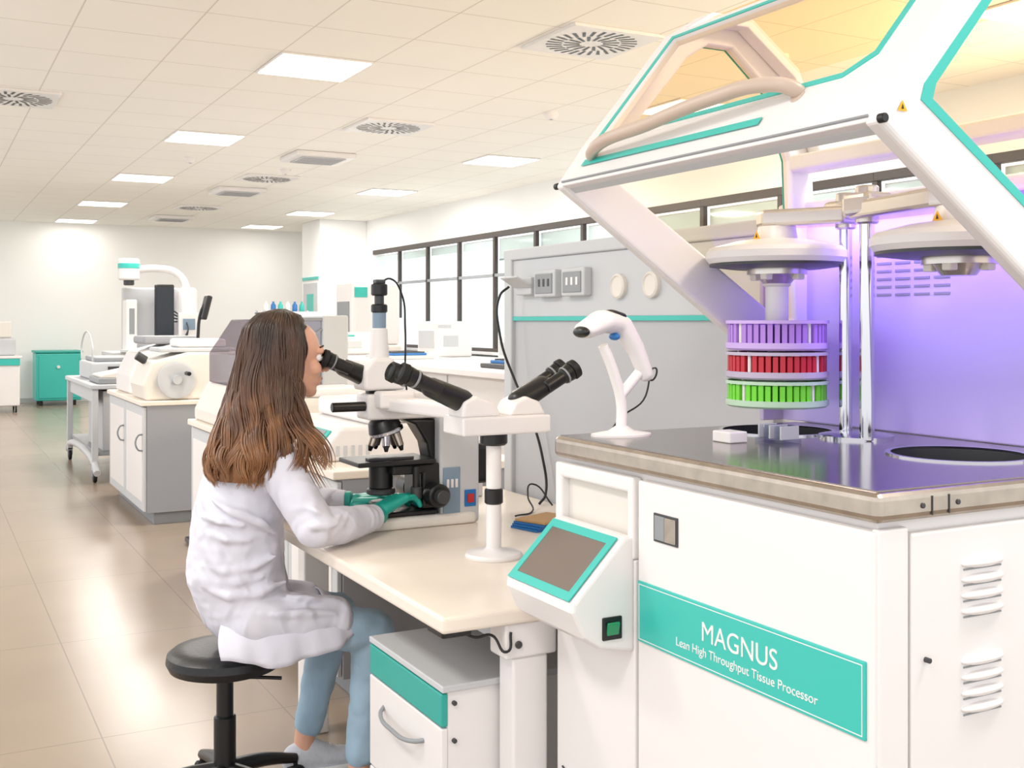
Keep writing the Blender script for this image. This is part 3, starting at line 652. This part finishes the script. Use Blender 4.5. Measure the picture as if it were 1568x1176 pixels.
# coat, with raised cloth folds merged into the same surface
def fold(pts,r=.012): return [(p,(r*(1 if 0<i<len(pts)-1 else .45))) for i,p in enumerate(pts)]
organic(W,'lab_coat',[
 [((.80,3.08,.565),(.125,.160,.108)),((.772,3.08,.66),(.134,.158,.11)),((.776,3.07,.80),(.124,.155,.12)),((.80,3.06,.93),(.113,.158,.10)),((.83,3.055,1.00),(.07,.150,.055))],
 [((.835,3.05,1.035),(.06,.07,.045)),((.85,3.05,1.065),(.052,.055,.02))],
 [((.835,2.925,.985),.062),((.87,2.85,.90),.058),((.905,2.785,.815),.054),((.995,2.84,.804),.051),((1.095,2.915,.80),.040)],
 [((.83,3.18,.985),.062),((.875,3.26,.90),.060),((.92,3.32,.815),.056),((1.02,3.29,.806),.053),((1.11,3.235,.80),.041)],
 [((.82,2.985,.54),(.10,.088,.080)),((.94,2.965,.53),(.080,.078,.068)),((1.03,2.955,.525),(.035,.070,.058))],
 [((.82,3.17,.54),(.10,.088,.080)),((.94,3.17,.53),(.080,.078,.068)),((1.01,3.17,.525),(.035,.070,.058))],
 [((.93,3.06,.535),(.10,.08,.05))],
 fold([(.665,2.99,.645),(.72,2.940,.622),(.80,2.922,.63),(.87,2.932,.648)],.014),
 fold([(.66,3.00,.70),(.71,2.944,.69),(.78,2.920,.70),(.84,2.928,.72)],.012),
 fold([(.69,2.965,.665),(.74,2.928,.66),(.81,2.922,.67)],.010),
 fold([(.67,2.99,.79),(.71,2.935,.775),(.77,2.915,.77)],.011),
 fold([(.68,2.98,.88),(.72,2.92,.85),(.79,2.905,.82),(.84,2.92,.78)],.012),
 fold([(.66,3.01,.83),(.70,2.935,.82),(.75,2.912,.81)],.009),
 fold([(.86,2.80,.88),(.895,2.745,.86),(.935,2.75,.85)],.011),
 fold([(.855,2.80,.84),(.885,2.732,.825),(.94,2.735,.83),(.97,2.77,.845)],.011),
 fold([(.93,2.745,.80),(.97,2.765,.82),(1.0,2.80,.845)],.010),
 fold([(1.0,2.795,.80),(1.03,2.83,.82),(1.04,2.86,.84)],.009),
 fold([(.835,2.86,.96),(.865,2.81,.93),(.91,2.80,.91)],.010),
 fold([(.74,2.935,.575),(.83,2.903,.57),(.93,2.893,.565),(1.02,2.895,.55)],.012),
 fold([(.87,2.93,.61),(.94,2.92,.595),(1.02,2.925,.58)],.012),
],COAT,.006,4,disp=.006,dscale=.05)
# hanging coat hem (thin cloth), from the stool edge round the lap; its top edge is tucked inside the coat
top=[(.72,3.00,.555),(.77,2.965,.56),(.82,2.945,.562),(.89,2.935,.562),(.95,2.930,.566),(1.0,2.935,.566),(1.022,2.96,.568),(1.028,3.0,.572),(1.02,3.06,.56),(1.022,3.12,.572),(1.015,3.17,.566),(1.00,3.215,.55)]
bot=[(.70,2.935,.458),(.755,2.905,.447),(.82,2.888,.438),(.89,2.877,.440),(.965,2.874,.456),(1.035,2.882,.483),(1.073,2.93,.505),(1.080,3.0,.515),(1.068,3.06,.505),(1.076,3.12,.515),(1.066,3.18,.512),(1.045,3.24,.49)]
vs=[];fs=[];NR=8;NS=(len(top)-1)*6
def catm(P_,t):
    i=min(int(t),len(P_)-2); f=t-i; p0=Vector(P_[max(i-1,0)]);p1=Vector(P_[i]);p2=Vector(P_[i+1]);p3=Vector(P_[min(i+2,len(P_)-1)])
    return .5*((2*p1)+(-p0+p2)*f+(2*p0-5*p1+4*p2-p3)*f*f+(-p0+3*p1-3*p2+p3)*f**3)
for k in range(NS+1):
    t=k/6; a=catm(top,t); bb=catm(bot,t)
    for r in range(NR+1):
        f=r/NR; q=a.lerp(bb,f)
        q+=(Vector((q.x-.86,q.y-3.07,0)).normalized())*(.006*math.sin(t*3.4)*f+.003*math.sin(t*7.1+1)*f+.016*math.sin(f*math.pi))
        q.z+=.005*math.sin(t*2.3)*f
        vs.append(q)
for k in range(NS):
    for r in range(NR): i=k*(NR+1)+r; fs.append((i,i+1,i+NR+2,i+NR+1))
c=Vector((.86,3.0,.5))
o=bpy.data.objects.new('coat_hem',mesh_from('hem',[v-c for v in vs],fs)); fin(o,W,COATP,True); o.location=c
sd=o.modifiers.new('s','SOLIDIFY'); sd.thickness=.004; sd.offset=0
# sleeve cuffs, collar
for nm,p,q in (('r',(1.085,2.908,.80),(1.128,2.938,.80)),('l',(1.10,3.24,.80),(1.145,3.215,.80))):
    cyl(W,'cuff_'+nm,p,q,.041,COATP,r2=.036)
organic(W,'coat_collar',[[((.805,2.975,1.07),(.03,.02,.02)),((.87,2.985,1.06),(.03,.02,.02)),((.915,3.03,1.035),(.02,.02,.02))],[((.805,3.125,1.07),(.03,.02,.02)),((.87,3.115,1.06),(.03,.02,.02)),((.915,3.07,1.035),(.02,.02,.02))],[((.805,2.975,1.07),(.025,.02,.02)),((.79,3.05,1.075),(.02,.03,.02)),((.805,3.125,1.07),(.025,.02,.02))]],COATP,.005,4)
# legs
organic(W,'jeans',[
 [((.90,2.96,.515),.058),((1.02,2.955,.50),.062),((1.13,2.95,.475),.062),((1.115,2.95,.33),.054),((1.09,2.95,.14),.044)],
 [((.90,3.17,.515),.058),((1.00,3.175,.50),.062),((1.10,3.19,.475),.062),((1.06,3.195,.33),.053),((1.02,3.20,.155),.043)]],JEANS,.007,4,disp=.01,dscale=.05)
organic(W,'ankle_l',[[((1.02,3.20,.19),.033),((1.005,3.20,.10),.030),((1.01,3.20,.06),.033)]],SKIN,.005,2)
organic(W,'ankle_r',[[((1.09,2.95,.17),.034),((1.085,2.95,.09),.031)]],SKIN,.005,2)
for nm,(ax,ay) in (('l',(1.00,3.20)),('r',(1.08,2.95))):
    organic(W,'sneaker_'+nm,[[((ax-.025,ay,.055),(.036,.034,.045)),((ax+.02,ay,.065),(.042,.036,.05)),((ax+.08,ay,.045),(.045,.04,.034)),((ax+.155,ay,.036),(.04,.038,.026))]],SHOE,.005,3)
    o=lathe(W,'sneaker_sole_'+nm,[(0,0),(.98,0),(1,.008),(1,.02),(.97,.026),(0,.026)],(ax+.065,ay,0.0),SOLE); o.scale=(.135,.044,1)
    for k in range(4): tube(W,'lace_%s_%d'%(nm,k),[(ax+.045+k*.02,ay-.022,.085-k*.007),(ax+.045+k*.02,ay,.1-k*.009),(ax+.045+k*.02,ay+.022,.085-k*.007)],.0025,WHITE)
# hands
def hand(nm,w,d,nv,t,curl,m,sc=1.1):
    w=Vector(w);d=Vector(d).normalized();nv=Vector(nv);nv=(nv-d*nv.dot(d)).normalized();t=Vector(t);t=(t-d*t.dot(d)-nv*t.dot(nv)).normalized()
    def Q(a,b_,c): return w+(d*a+t*b_+nv*c)*sc
    parts=[[(Q(-.045,0,0),.0285),(Q(0,0,0),.026),(Q(.02,0,0),.024)]]
    offs=((.030,.072,.0),(.0105,.080,-.002),(-.010,.074,-.001),(-.029,.058,.002))
    for i,(o_,ln_,zz) in enumerate(offs):
        kb=Q(.085-abs(o_-.005)*.25,o_,zz)
        parts.append([(Q(.015,o_*.5,0),.018),(kb,.0128)])
        a=0; p=kb; ch=[(p,.0105)]
        for s,(fr,cv) in enumerate(((.45,curl*.8),(.30,curl),(.25,curl*.7))):
            a+=cv+.06*i*s; dd=d*math.cos(a)+nv*math.sin(a)+t*(o_*.8)
            p=p+dd.normalized()*ln_*fr*sc; ch.append((p,(.0097,.009,.0082)[s]))
        parts.append(ch)
    parts.append([(Q(.012,.018,.004),.017),(Q(.04,.042,.012),.013),(Q(.066,.05,.022),.011),(Q(.088,.046,.034),.0095)])
    organic(W,nm,parts,m,.0032,3)
hand('gloved_hand_r',(1.14,2.945,.812),(.80,.40,.28),(.3,-.1,-1),(-.4,.85,.15),.40,GLOVE,1.14)
hand('gloved_hand_l',(1.15,3.21,.80),(.9,-.45,.16),(.25,.1,-1),(-.5,-.85,.1),.40,GLOVE)
for nm,p,q in (('r',(1.10,2.92,.80),(1.15,2.955,.806)),('l',(1.115,3.23,.80),(1.16,3.205,.803))): cyl(W,'glove_cuff_'+nm,p,q,.035,GLOVE,r2=.031)
# hair
lev=[(1.385,.892,3.05,.012,.012),(1.368,.89,3.05,.062,.055),(1.335,.886,3.05,.092,.08),(1.27,.884,3.05,.106,.093),(1.20,.870,3.048,.104,.098),(1.13,.85,3.04,.106,.108),(1.06,.83,3.02,.112,.128),(1.0,.805,3.00,.118,.138),(.95,.785,2.985,.106,.125),(.905,.775,2.975,.085,.10)]
def hp(lv,phi,sc=1.0):
    i=min(int(lv),len(lev)-2); f=lv-i; a,bq=lev[i],lev[i+1]
    z,cx_,cy_,rx,ry=[a[k]*(1-f)+bq[k]*f for k in range(5)]
    return Vector((cx_+rx*sc*math.cos(phi),cy_+ry*sc*math.sin(phi),z))
vs=[];fs=[];NP=40; lvs=[k*.5 for k in range(0,18)]
for lv in lvs:
    a0=math.radians(68)
    if lv<1.6: a0=math.radians(2)
    elif lv<2.1: a0=math.radians(40)
    for k in range(NP+1):
        ph=a0+(2*math.pi-2*a0)*k/NP; vs.append(hp(lv,ph,.92*(1-.025*math.sin(k*2.3))))
for i in range(len(lvs)-1):
    for k in range(NP): fs.append((i*(NP+1)+k,i*(NP+1)+k+1,(i+1)*(NP+1)+k+1,(i+1)*(NP+1)+k))
c=Vector((.85,3.03,1.1))
o=bpy.data.objects.new('hair_mass',mesh_from('hair',[v-c for v in vs],fs)); fin(o,W,HAIR,True); o.location=c
sd=o.modifiers.new('s','SOLIDIFY'); sd.thickness=.012; sd.offset=-1
cu=bpy.data.curves.new('hair_strands','CURVE'); cu.dimensions='3D'; cu.bevel_depth=.0021; cu.bevel_resolution=1; cu.resolution_u=6
def strand(pts,rr=1.0):
    s=cu.splines.new('BEZIER'); N=len(pts)-1; s.bezier_points.add(N)
    for j,q in enumerate(pts):
        bp=s.bezier_points[j]; bp.co=q; bp.handle_left_type=bp.handle_right_type='AUTO'
        t=j/N; bp.radius=rr*(1.0 if t<.75 else max(.08,(1-t)/.25))*random.uniform(.85,1.15)
NL=56   # wavy locks of strands
for l in range(NL):
    ph=math.radians(64+232*(l+random.uniform(-.3,.3))/(NL-1))
    end=8.0+random.uniform(0,1.0); w1=random.uniform(0,6.28); amp=random.uniform(.08,.18); fr=random.uniform(1.5,2.1)
    scb=random.uniform(.95,1.04)
    for k in range(26):
        dph=random.gauss(0,.065); dsc=random.gauss(0,.016); st=random.uniform(.1,1.7); N=14; e2=end+random.uniform(-.4,.1); j0=random.uniform(-.12,.12)
        pts=[]
        for j in range(N+1):
            lv=st+(e2-st)*j/N; gfac=min(1,max(0,(lv-2.0)/3.3)); tight=1-.45*max(0,(lv-5.5)/3.5)
            pts.append(hp(lv,ph+dph*tight+amp*gfac*math.sin(w1+fr*lv+j0),scb+dsc+.095*gfac*math.cos(w1+fr*lv+j0)+.012))
        strand(pts)
for k in range(200): # locks falling over and in front of the shoulders
    sgn=-1 if k<160 else 1
    grp=k//20; random.seed(100+grp); gx_=random.uniform(-.03,.045); gw=random.uniform(0,6.28); gl=random.uniform(-.03,.035); random.seed(1000+k)
    jx=random.gauss(0,.006); jy=random.gauss(0,.005)
    a=math.radians(64+random.uniform(0,26))
    cpts=[(.905,.098,1.17),(.898,.112,1.12),(.892,.150,1.07),(.90,.185,1.02),(.905,.212,.975),(.90,.232,.94)]
    pts=[hp(1.0,sgn*a),hp(2,sgn*a,1.0),hp(3,sgn*a,1.03),hp(3.7,sgn*a,1.03)]
    for i,(x,yy,z) in enumerate(cpts):
        g_=i/5; z2=z+gl*g_
        pts.append(Vector((x+gx_*g_*1.2+jx*(1+g_)+.012*math.sin(gw+i*1.5),3.05+sgn*(yy+jy+.006*math.cos(gw+i*1.5)),z2)))
    strand(pts,1.0)
o=bpy.data.objects.new('hair_strands',cu); fin(o,W,HAIR)

# ------------------------------------------------------------------ bench row
def bench(y0,y1,x0=1.3,x1=2.05,z=.82):
    Bn=G('lab_bench',((x0+x1)/2,(y0+y1)/2,0))
    box(Bn,'worktop',(x0-.02,y0-.01,z-.03),(x1,y1,z),CREAM,.005)
    box(Bn,'carcass',(x0+.02,y0,.08),(x1-.01,y1-.01,z-.03),SGREY,.003)
    box(Bn,'plinth',(x0+.07,y0+.03,0),(x1-.05,y1-.03,.08),MGREY,.002)
    nD=max(1,int((y1-y0)/.55)); w=(y1-y0)/nD
    for k in range(nD):
        ya,yb=y0+k*w,y0+(k+1)*w
        box(Bn,'door_%d'%k,(x0,ya+.005,.09),(x0+.018,yb-.005,z-.04),LGREY,.004)
        box(Bn,'door_inset_%d'%k,(x0-.003,ya+.06,.15),(x0+.001,yb-.06,z-.10),WHITE,.002)
        tube(Bn,'door_handle_%d'%k,[(x0,ya+.05,.6),(x0-.03,ya+.05,.59),(x0-.03,ya+.05,.5),(x0,ya+.05,.49)],.006,MGREY)
    return Bn
bench(3.75,6.15); bench(7.6,9.1)

# embedding console behind woman
E=G('embedding_console',(1.6,4.4,.82))
prism(E,'body',[(1.32,.8205),(1.32,.86),(1.40,.95),(1.95,.95),(1.95,.8205)],'y',4.0,4.7,WHITE,.015)
box(E,'upper_block',(1.52,4.05,.95),(1.95,4.65,1.03),WHITE,.02)
box(E,'teal_screen',(1.325,4.05,.905),(1.39,4.25,.912),TEAL,.002,rot=(0,-.84,0))
box(E,'screen',(1.335,4.08,.910),(1.38,4.22,.916),MGREY,.001,rot=(0,-.84,0))
for k in range(6): box(E,'vent_%d'%k,(1.35+k*.03,3.997,.84),(1.365+k*.03,4.002,.88),LGREY,.001)
E2=G('paraffin_heater_unit',(1.6,5.1,.82))
box(E2,'body',(1.40,4.85,.8205),(1.9,5.3,1.0),WHITE2,.03)
box(E2,'lid',(1.44,4.9,1.0),(1.86,5.25,1.04),WHITE,.015)
cyl(E2,'knob',(1.38,5.0,.9),(1.40,5.0,.9),.02,BLACK)
PB=G('white_box_stack',(1.45,3.4,.75))
box(PB,'box_lower',(1.52,3.4,.7505),(1.70,3.56,.80),WHITE,.006)
box(PB,'box_upper',(1.53,3.42,.80),(1.66,3.54,.83),WHITE2,.005)

# instrument with touch screen + clear hood, bench A far end
I1=G('slide_stainer',(1.6,5.8,.82))
prism(I1,'body',[(1.31,.8205),(1.31,.88),(1.38,1.02),(1.98,1.02),(1.98,.8205)],'y',5.42,6.12,WHITE2,.015)
box(I1,'screen_bezel',(1.315,5.5,.944),(1.40,5.78,.952),TEAL,.003,rot=(0,-1.1,0))
box(I1,'screen',(1.325,5.53,.949),(1.385,5.75,.956),BGREY,.002,rot=(0,-1.1,0))
prism(I1,'smoked_hood',[(1.38,1.02),(1.38,1.18),(1.50,1.36),(1.9,1.36),(1.9,1.02)],'y',5.5,6.08,glass_mat('smoked_acrylic','#C4BEC8',.2),.01)
ringp(I1,'hood_edge_frame',[(1.375,1.02),(1.375,1.185),(1.495,1.368),(1.9,1.368)],[(1.39,1.03),(1.39,1.18),(1.503,1.352),(1.89,1.352)],lambda u,v,t:(u,t,v),5.485,5.5,MGREY,.002)
box(I1,'hood_back',(1.82,5.48,1.02),(1.96,6.1,1.38),LGREY,.01)
box(I1,'inner_block',(1.5,5.6,1.02),(1.8,6.0,1.2),MGREY,.01)
cyl(I1,'knob_a',(1.7,5.7,1.2),(1.7,5.7,1.26),.03,DGREY)
# microtome with hand wheel on bench B
I2=G('rotary_microtome',(1.7,7.9,.82))
prism(I2,'body',[(1.32,.8205),(1.30,.92),(1.36,1.08),(1.60,1.14),(2.0,1.14),(2.0,.8205)],'y',7.66,8.15,WHITE2,.02)
lathe(I2,'hand_wheel',[(0,0),(.11,0),(.125,.01),(.125,.03),(.105,.035),(.03,.02),(.03,.045),(0,.045)],(1.52,7.66,.957),LGREY,d=(0,-1,0))
cyl(I2,'wheel_handle',(1.58,7.62,1.0),(1.58,7.53,1.0),.014,BLACK)
box(I2,'top_tray',(1.42,7.70,1.14),(1.9,8.1,1.17),LGREY,.01)
box(I2,'tray_cover',(1.55,7.75,1.17),(1.88,8.05,1.23),WHITE,.02)
cyl(I2,'specimen_clamp',(1.36,7.88,1.08),(1.30,7.88,1.12),.03,DGREY)
LP=G('articulated_magnifier',(1.78,8.25,.82))
cyl(LP,'base',(1.8,8.28,.8205),(1.8,8.28,.85),.06,DGREY)
tube(LP,'arm',[(1.8,8.28,.85),(1.8,8.28,1.25),(1.82,8.27,1.42),(1.86,8.26,1.50)],.012,BLACK)
box(LP,'head',(1.83,8.2,1.36),(1.87,8.32,1.54),BLACK,.012,rot=(0,.25,0))
I3=G('rotary_microtome',(1.7,8.7,.82))
prism(I3,'body',[(1.34,.8205),(1.34,.95),(1.42,1.12),(1.65,1.18),(1.98,1.18),(1.98,.8205)],'y',8.42,9.05,WHITE,.02)
box(I3,'dark_cover',(1.45,8.5,1.18),(1.85,8.95,1.24),SGREY,.02)
lathe(I3,'hand_wheel',[(0,0),(.09,0),(.10,.01),(.10,.03),(.03,.02),(.03,.04),(0,.04)],(1.55,8.42,1.0),LGREY,d=(0,-1,0))
# pedal unit between benches
WBN=G('floor_pedal_unit',(1.75,6.8,0))
prism(WBN,'body',[(1.50,0.0),(1.50,.10),(1.62,.22),(1.95,.22),(1.95,0.0)],'y',6.6,7.0,DGREY,.01)
box(WBN,'pedal',(1.42,6.7,.01),(1.50,6.9,.04),BLACK,.005)

# lab trolley with slide scanner
TR=G('lab_trolley',(1.65,10.7,0))
ty0,ty1=9.85,11.6
box(TR,'tray_top',(1.25,ty0-.05,.78),(2.05,ty1+.05,.82),LGREY,.01)
box(TR,'apron_front',(1.29,ty0,.66),(1.31,ty1,.78),LGREY,.004)
box(TR,'drawer_unit',(1.36,ty0+.05,.25),(1.95,ty0+.95,.76),PANELG,.01)
box(TR,'shelf',(1.3,ty0,.22),(2.0,ty1,.25),MGREY,.006)
for i,(x,y) in enumerate(((1.29,ty0),(2.0,ty0),(1.29,ty1),(2.0,ty1))):
    box(TR,'leg_%d'%i,(x-.025,y-.025,.1),(x+.025,y+.025,.78),LGREY,.004)
    cyl(TR,'wheel_%d'%i,(x-.015,y,.05),(x+.015,y,.05),.05,RUBBER)
    box(TR,'fork_%d'%i,(x-.022,y-.025,.05),(x+.022,y+.025,.12),MGREY,.004)
for i,x in enumerate((1.29,2.0)): tube(TR,'foot_bar_%d'%i,[(x,ty0-.14,.09),(x,ty0,.16),(x,ty1,.16),(x,ty1+.14,.09)],.03,LGREY)
SS=G('slide_scanner',(1.65,11,.82))
box(SS,'body',(1.35,10.6,.8205),(1.95,11.4,.98),LGREY,.02)
box(SS,'deck',(1.4,10.65,.98),(1.9,11.35,1.02),MGREY,.01)
box(SS,'slot',(1.5,10.595,.87),(1.8,10.602,.94),DGREY,.002)
tube(SS,'rail',[(1.37,10.62,.99),(1.37,10.62,1.12),(1.37,11.38,1.12),(1.37,11.38,.99)],.008,LGREY)
KB=G('cutting_board_station',(1.65,10.2,.82))
box(KB,'base',(1.32,9.85,.8205),(1.98,10.45,.87),MGREY,.01)
prism(KB,'keyboard_deck',[(1.34,.87),(1.34,.89),(1.6,.94),(1.6,.87)],'y',9.9,10.4,WHITE2,.006)
box(KB,'upright',(1.62,9.9,.87),(1.9,10.4,1.08),WHITE,.02)
for k in range(3): box(KB,'vent_%d'%k,(1.66,9.897,.92+k*.04),(1.84,9.901,.935+k*.04),MGREY,.001)

# macro imaging stand
IS=G('macro_imaging_stand',(2.3,13.6,0))
box(IS,'cabinet',(1.95,13.2,.05),(2.9,13.9,.95),WHITE2,.02)
box(IS,'cabinet_door',(2.0,13.19,.12),(2.42,13.2,.88),LGREY,.005)
box(IS,'cabinet_door_right',(2.45,13.19,.12),(2.86,13.2,.88),LGREY,.005)
box(IS,'worktop',(1.9,13.15,.95),(2.95,13.95,1.0),LGREY,.01)
box(IS,'tower',(2.72,13.35,1.0),(2.90,13.75,1.75),WHITE,.05)
box(IS,'back_plate',(2.1,13.72,1.0),(2.9,13.78,1.75),LGREY,.02)
tube(IS,'arch_arm',[(2.80,13.55,1.6),(2.79,13.55,1.80),(2.68,13.55,1.93),(2.48,13.55,1.97),(2.2,13.55,1.95)],.045,WHITE)
cyl(IS,'camera_head',(2.15,13.55,1.83),(2.15,13.55,2.08),.12,WHITE)
cyl(IS,'camera_head_teal',(2.15,13.55,1.95),(2.15,13.55,2.04),.123,TEAL)
cyl(IS,'camera_lens',(2.15,13.55,1.77),(2.15,13.55,1.835),.06,DGREY)
box(IS,'light_box_left',(2.1,13.4,1.0),(2.22,13.7,1.6),WHITE,.02)
box(IS,'light_box_slot',(2.13,13.395,1.2),(2.19,13.402,1.5),MGREY,.003)
box(IS,'right_control_unit',(2.66,13.22,1.0),(2.88,13.4,1.45),WHITE,.02)
box(IS,'right_control_screen',(2.70,13.212,1.25),(2.84,13.221,1.38),BGREY,.003)
box(IS,'keyboard_shelf',(2.0,13.02,1.0),(2.6,13.2,1.03),LGREY,.005)
box(IS,'monitor',(2.4,13.3,1.16),(2.62,13.36,1.78),BLACK,.02)
box(IS,'monitor_glass',(2.415,13.293,1.19),(2.605,13.302,1.75),SCRBLK,.004)
cyl(IS,'monitor_post',(2.51,13.38,1.0),(2.51,13.38,1.3),.025,MGREY)
for k in range(4): tube(IS,'cable_%d'%k,[(2.6,13.4,1.5-.05*k),(2.75,13.2,1.3),(2.7,13.2,1.1),(2.6+.05*k,13.3,1.01)],.008,DGREY)
for i,(x,y) in enumerate(((2.0,13.25),(2.85,13.25),(2.0,13.85),(2.85,13.85))): cyl(IS,'foot_%d'%i,(x,y,0),(x,y,.06),.03,BLACK)

# teal cabinet and far-left cart
TC=G('teal_cabinet',(1.95,19.4,0))
box(TC,'body',(1.62,19.1,.08),(2.3,19.7,.84),TEAL,.02)
box(TC,'lid',(1.60,19.08,.84),(2.32,19.72,.88),TEALD,.015)
box(TC,'door',(1.66,19.085,.12),(2.26,19.10,.80),TEAL,.01)
cyl(TC,'knob',(1.95,19.05,.62),(1.95,19.09,.62),.025,WHITE)
for i,(x,y) in enumerate(((1.7,19.2),(2.2,19.2),(1.7,19.6),(2.2,19.6))): cyl(TC,'foot_%d'%i,(x,y,0),(x,y,.09),.03,BLACK)
FC=G('instrument_cart',(1.1,18.2,0))
box(FC,'body',(.75,17.9,.1),(1.3,18.5,.78),WHITE,.02)
box(FC,'teal_drawer',(.75,17.88,.7),(1.3,17.9,.8),TEAL,.005)
box(FC,'top',(.72,17.87,.80),(1.33,18.53,.84),WHITE,.01)
box(FC,'analyser',(.8,18.0,.84),(1.25,18.4,1.1),LGREY,.03)
box(FC,'analyser_top',(.85,18.05,1.1),(1.2,18.35,1.35),WHITE2,.03)
for i,(x,y) in enumerate(((.8,17.95),(1.25,17.95),(.8,18.45),(1.25,18.45))): cyl(FC,'wheel_%d'%i,(x-.01,y,.05),(x+.01,y,.05),.05,RUBBER)

# counter on the window side
CT=G('window_side_counter',(3.4,9,0))
box(CT,'worktop',(2.98,5.4,1.01),(3.85,13,1.05),WHITE,.005)
box(CT,'front_panel',(3.02,5.42,0),(3.8,12.95,1.01),WHITE,.004)
for k in range(7): box(CT,'panel_joint_%d'%k,(3.012,5.5+k*1.05,.1),(3.021,5.506+k*1.05,1.0),LGREY,0)
def tray(x,y,m,z=1.05):
    D=G('specimen_tray',(x,y,z)); box(D,'pan',(x-.2,y-.25,z),(x+.2,y+.25,z+.03),m,.008); box(D,'insert',(x-.15,y-.2,z+.03),(x+.15,y+.2,z+.05),BLUE,.004)
    for k in range(5): box(D,'rib_%d'%k,(x-.14,y-.18+k*.08,z+.05),(x+.14,y-.165+k*.08,z+.06),DGREY,.001)
tray(3.4,6.2,DGREY); tray(3.4,8.3,LGREY)
def analyser(x,y,z,w,h,d,nm,m=WHITE,teal=True):
    A=G(nm,(x,y,z))
    box(A,'body',(x-w/2,y-d/2,z),(x+w/2,y+d/2,z+h),m,.03)
    box(A,'door',(x-w/2-.012,y-d*.38,z+h*.25),(x-w/2+.002,y+d*.38,z+h*.75),LGREY,.01)
    box(A,'badge',(x-w*.45,y-d/2-.01,z+h*.82),(x-w*.1,y-d/2+.002,z+h*.90),TEAL if teal else LGREY,.003)
    box(A,'window',(x-w*.3,y-d/2-.008,z+h*.3),(x+w*.1,y-d/2+.002,z+h*.6),LGREY,.004)
    return A
analyser(3.5,11.4,1.05,.55,.4,.6,'reagent_analyser',teal=False); analyser(3.45,9.6,1.05,.35,.2,.4,'vortex_mixer')
# rear window bench
WB=G('window_bench',(5.9,11,0))
box(WB,'worktop',(5.45,6,.86),(6.36,16.5,.9),WHITE,.005)
box(WB,'carcass',(5.5,6.02,.0),(6.34,16.45,.86),LGREY,.004)
for k in range(9): box(WB,'door_%d'%k,(5.485,6.1+k*1.15,.1),(5.5,7.2+k*1.15,.82),WHITE,.004)
analyser(5.9,15.2,.9,.6,.5,.7,'benchtop_centrifuge',teal=False); analyser(5.9,12.9,.9,.5,.45,.6,'benchtop_incubator',WHITE,False); analyser(5.9,10.8,.9,.4,.3,.5,'heating_block',teal=False)
# tall machine
TM=G('tall_coverslipper',(4.8,13.4,0))
box(TM,'lower',(4.55,13.1,0.03),(5.4,13.8,1.05),WHITE2,.03)
box(TM,'upper',(4.75,13.15,1.05),(5.4,13.8,1.85),WHITE,.05)
box(TM,'teal_badge',(4.78,13.14,1.65),(4.95,13.152,1.78),TEAL,.004)
box(TM,'front_window',(4.742,13.25,1.2),(4.752,13.7,1.6),MGREY,.01)
for i,(x,y) in enumerate(((4.62,13.2),(5.3,13.2),(4.62,13.7),(5.3,13.7))): cyl(TM,'foot_%d'%i,(x,y,0),(x,y,.035),.03,BLACK)
# shelf cart with bottles
SC=G('reagent_shelf_cart',(4.3,15,0))
for i,(x,y) in enumerate(((4.1,14.8),(4.7,14.8),(4.1,15.2),(4.7,15.2))): cyl(SC,'post_%d'%i,(x,y,0),(x,y,1.5),.015,CHROME)
for k,z in enumerate((.4,.8,1.15,1.45)):
    box(SC,'shelf_%d'%k,(4.08,14.78,z),(4.72,15.22,z+.02),DGREY,.004)
for k in range(6):
    x=4.15+k*.1
    lathe(SC,'bottle_%d'%k,[(0,0),(.035,0),(.035,.12),(.015,.15),(.015,.18),(0,.18)],(x,14.9,1.17),(BLUE,WHITE,BLACK)[k%3]); 
    lathe(SC,'bottle_top_%d'%k,[(0,0),(.035,0),(.035,.1),(.015,.13),(.015,.15),(0,.15)],(x,14.9,1.47),(WHITE,BLUE,TEAL)[k%3])

# ------------------------------------------------------------------ light : bright overcast sky, slightly darker pale ground
w=bpy.data.worlds.new('world'); S.world=w; w.use_nodes=True; nt=w.node_tree
bg=nt.nodes['Background']; bg.inputs[1].default_value=1.45
tc=nt.nodes.new('ShaderNodeTexCoord'); sp=nt.nodes.new('ShaderNodeSeparateXYZ'); nt.links.new(tc.outputs['Generated'],sp.inputs[0])
cr=nt.nodes.new('ShaderNodeValToRGB'); cr.color_ramp.elements[0].position=.48; cr.color_ramp.elements[1].position=.52
cr.color_ramp.elements[0].color=(.80,.81,.80,1); cr.color_ramp.elements[1].color=(.98,.985,1,1)
ma=nt.nodes.new('ShaderNodeMath'); ma.operation='MULTIPLY_ADD'; ma.inputs[1].default_value=.5; ma.inputs[2].default_value=.5
nt.links.new(sp.outputs[2],ma.inputs[0]); nt.links.new(ma.outputs[0],cr.inputs[0]); nt.links.new(cr.outputs[0],bg.inputs[0])
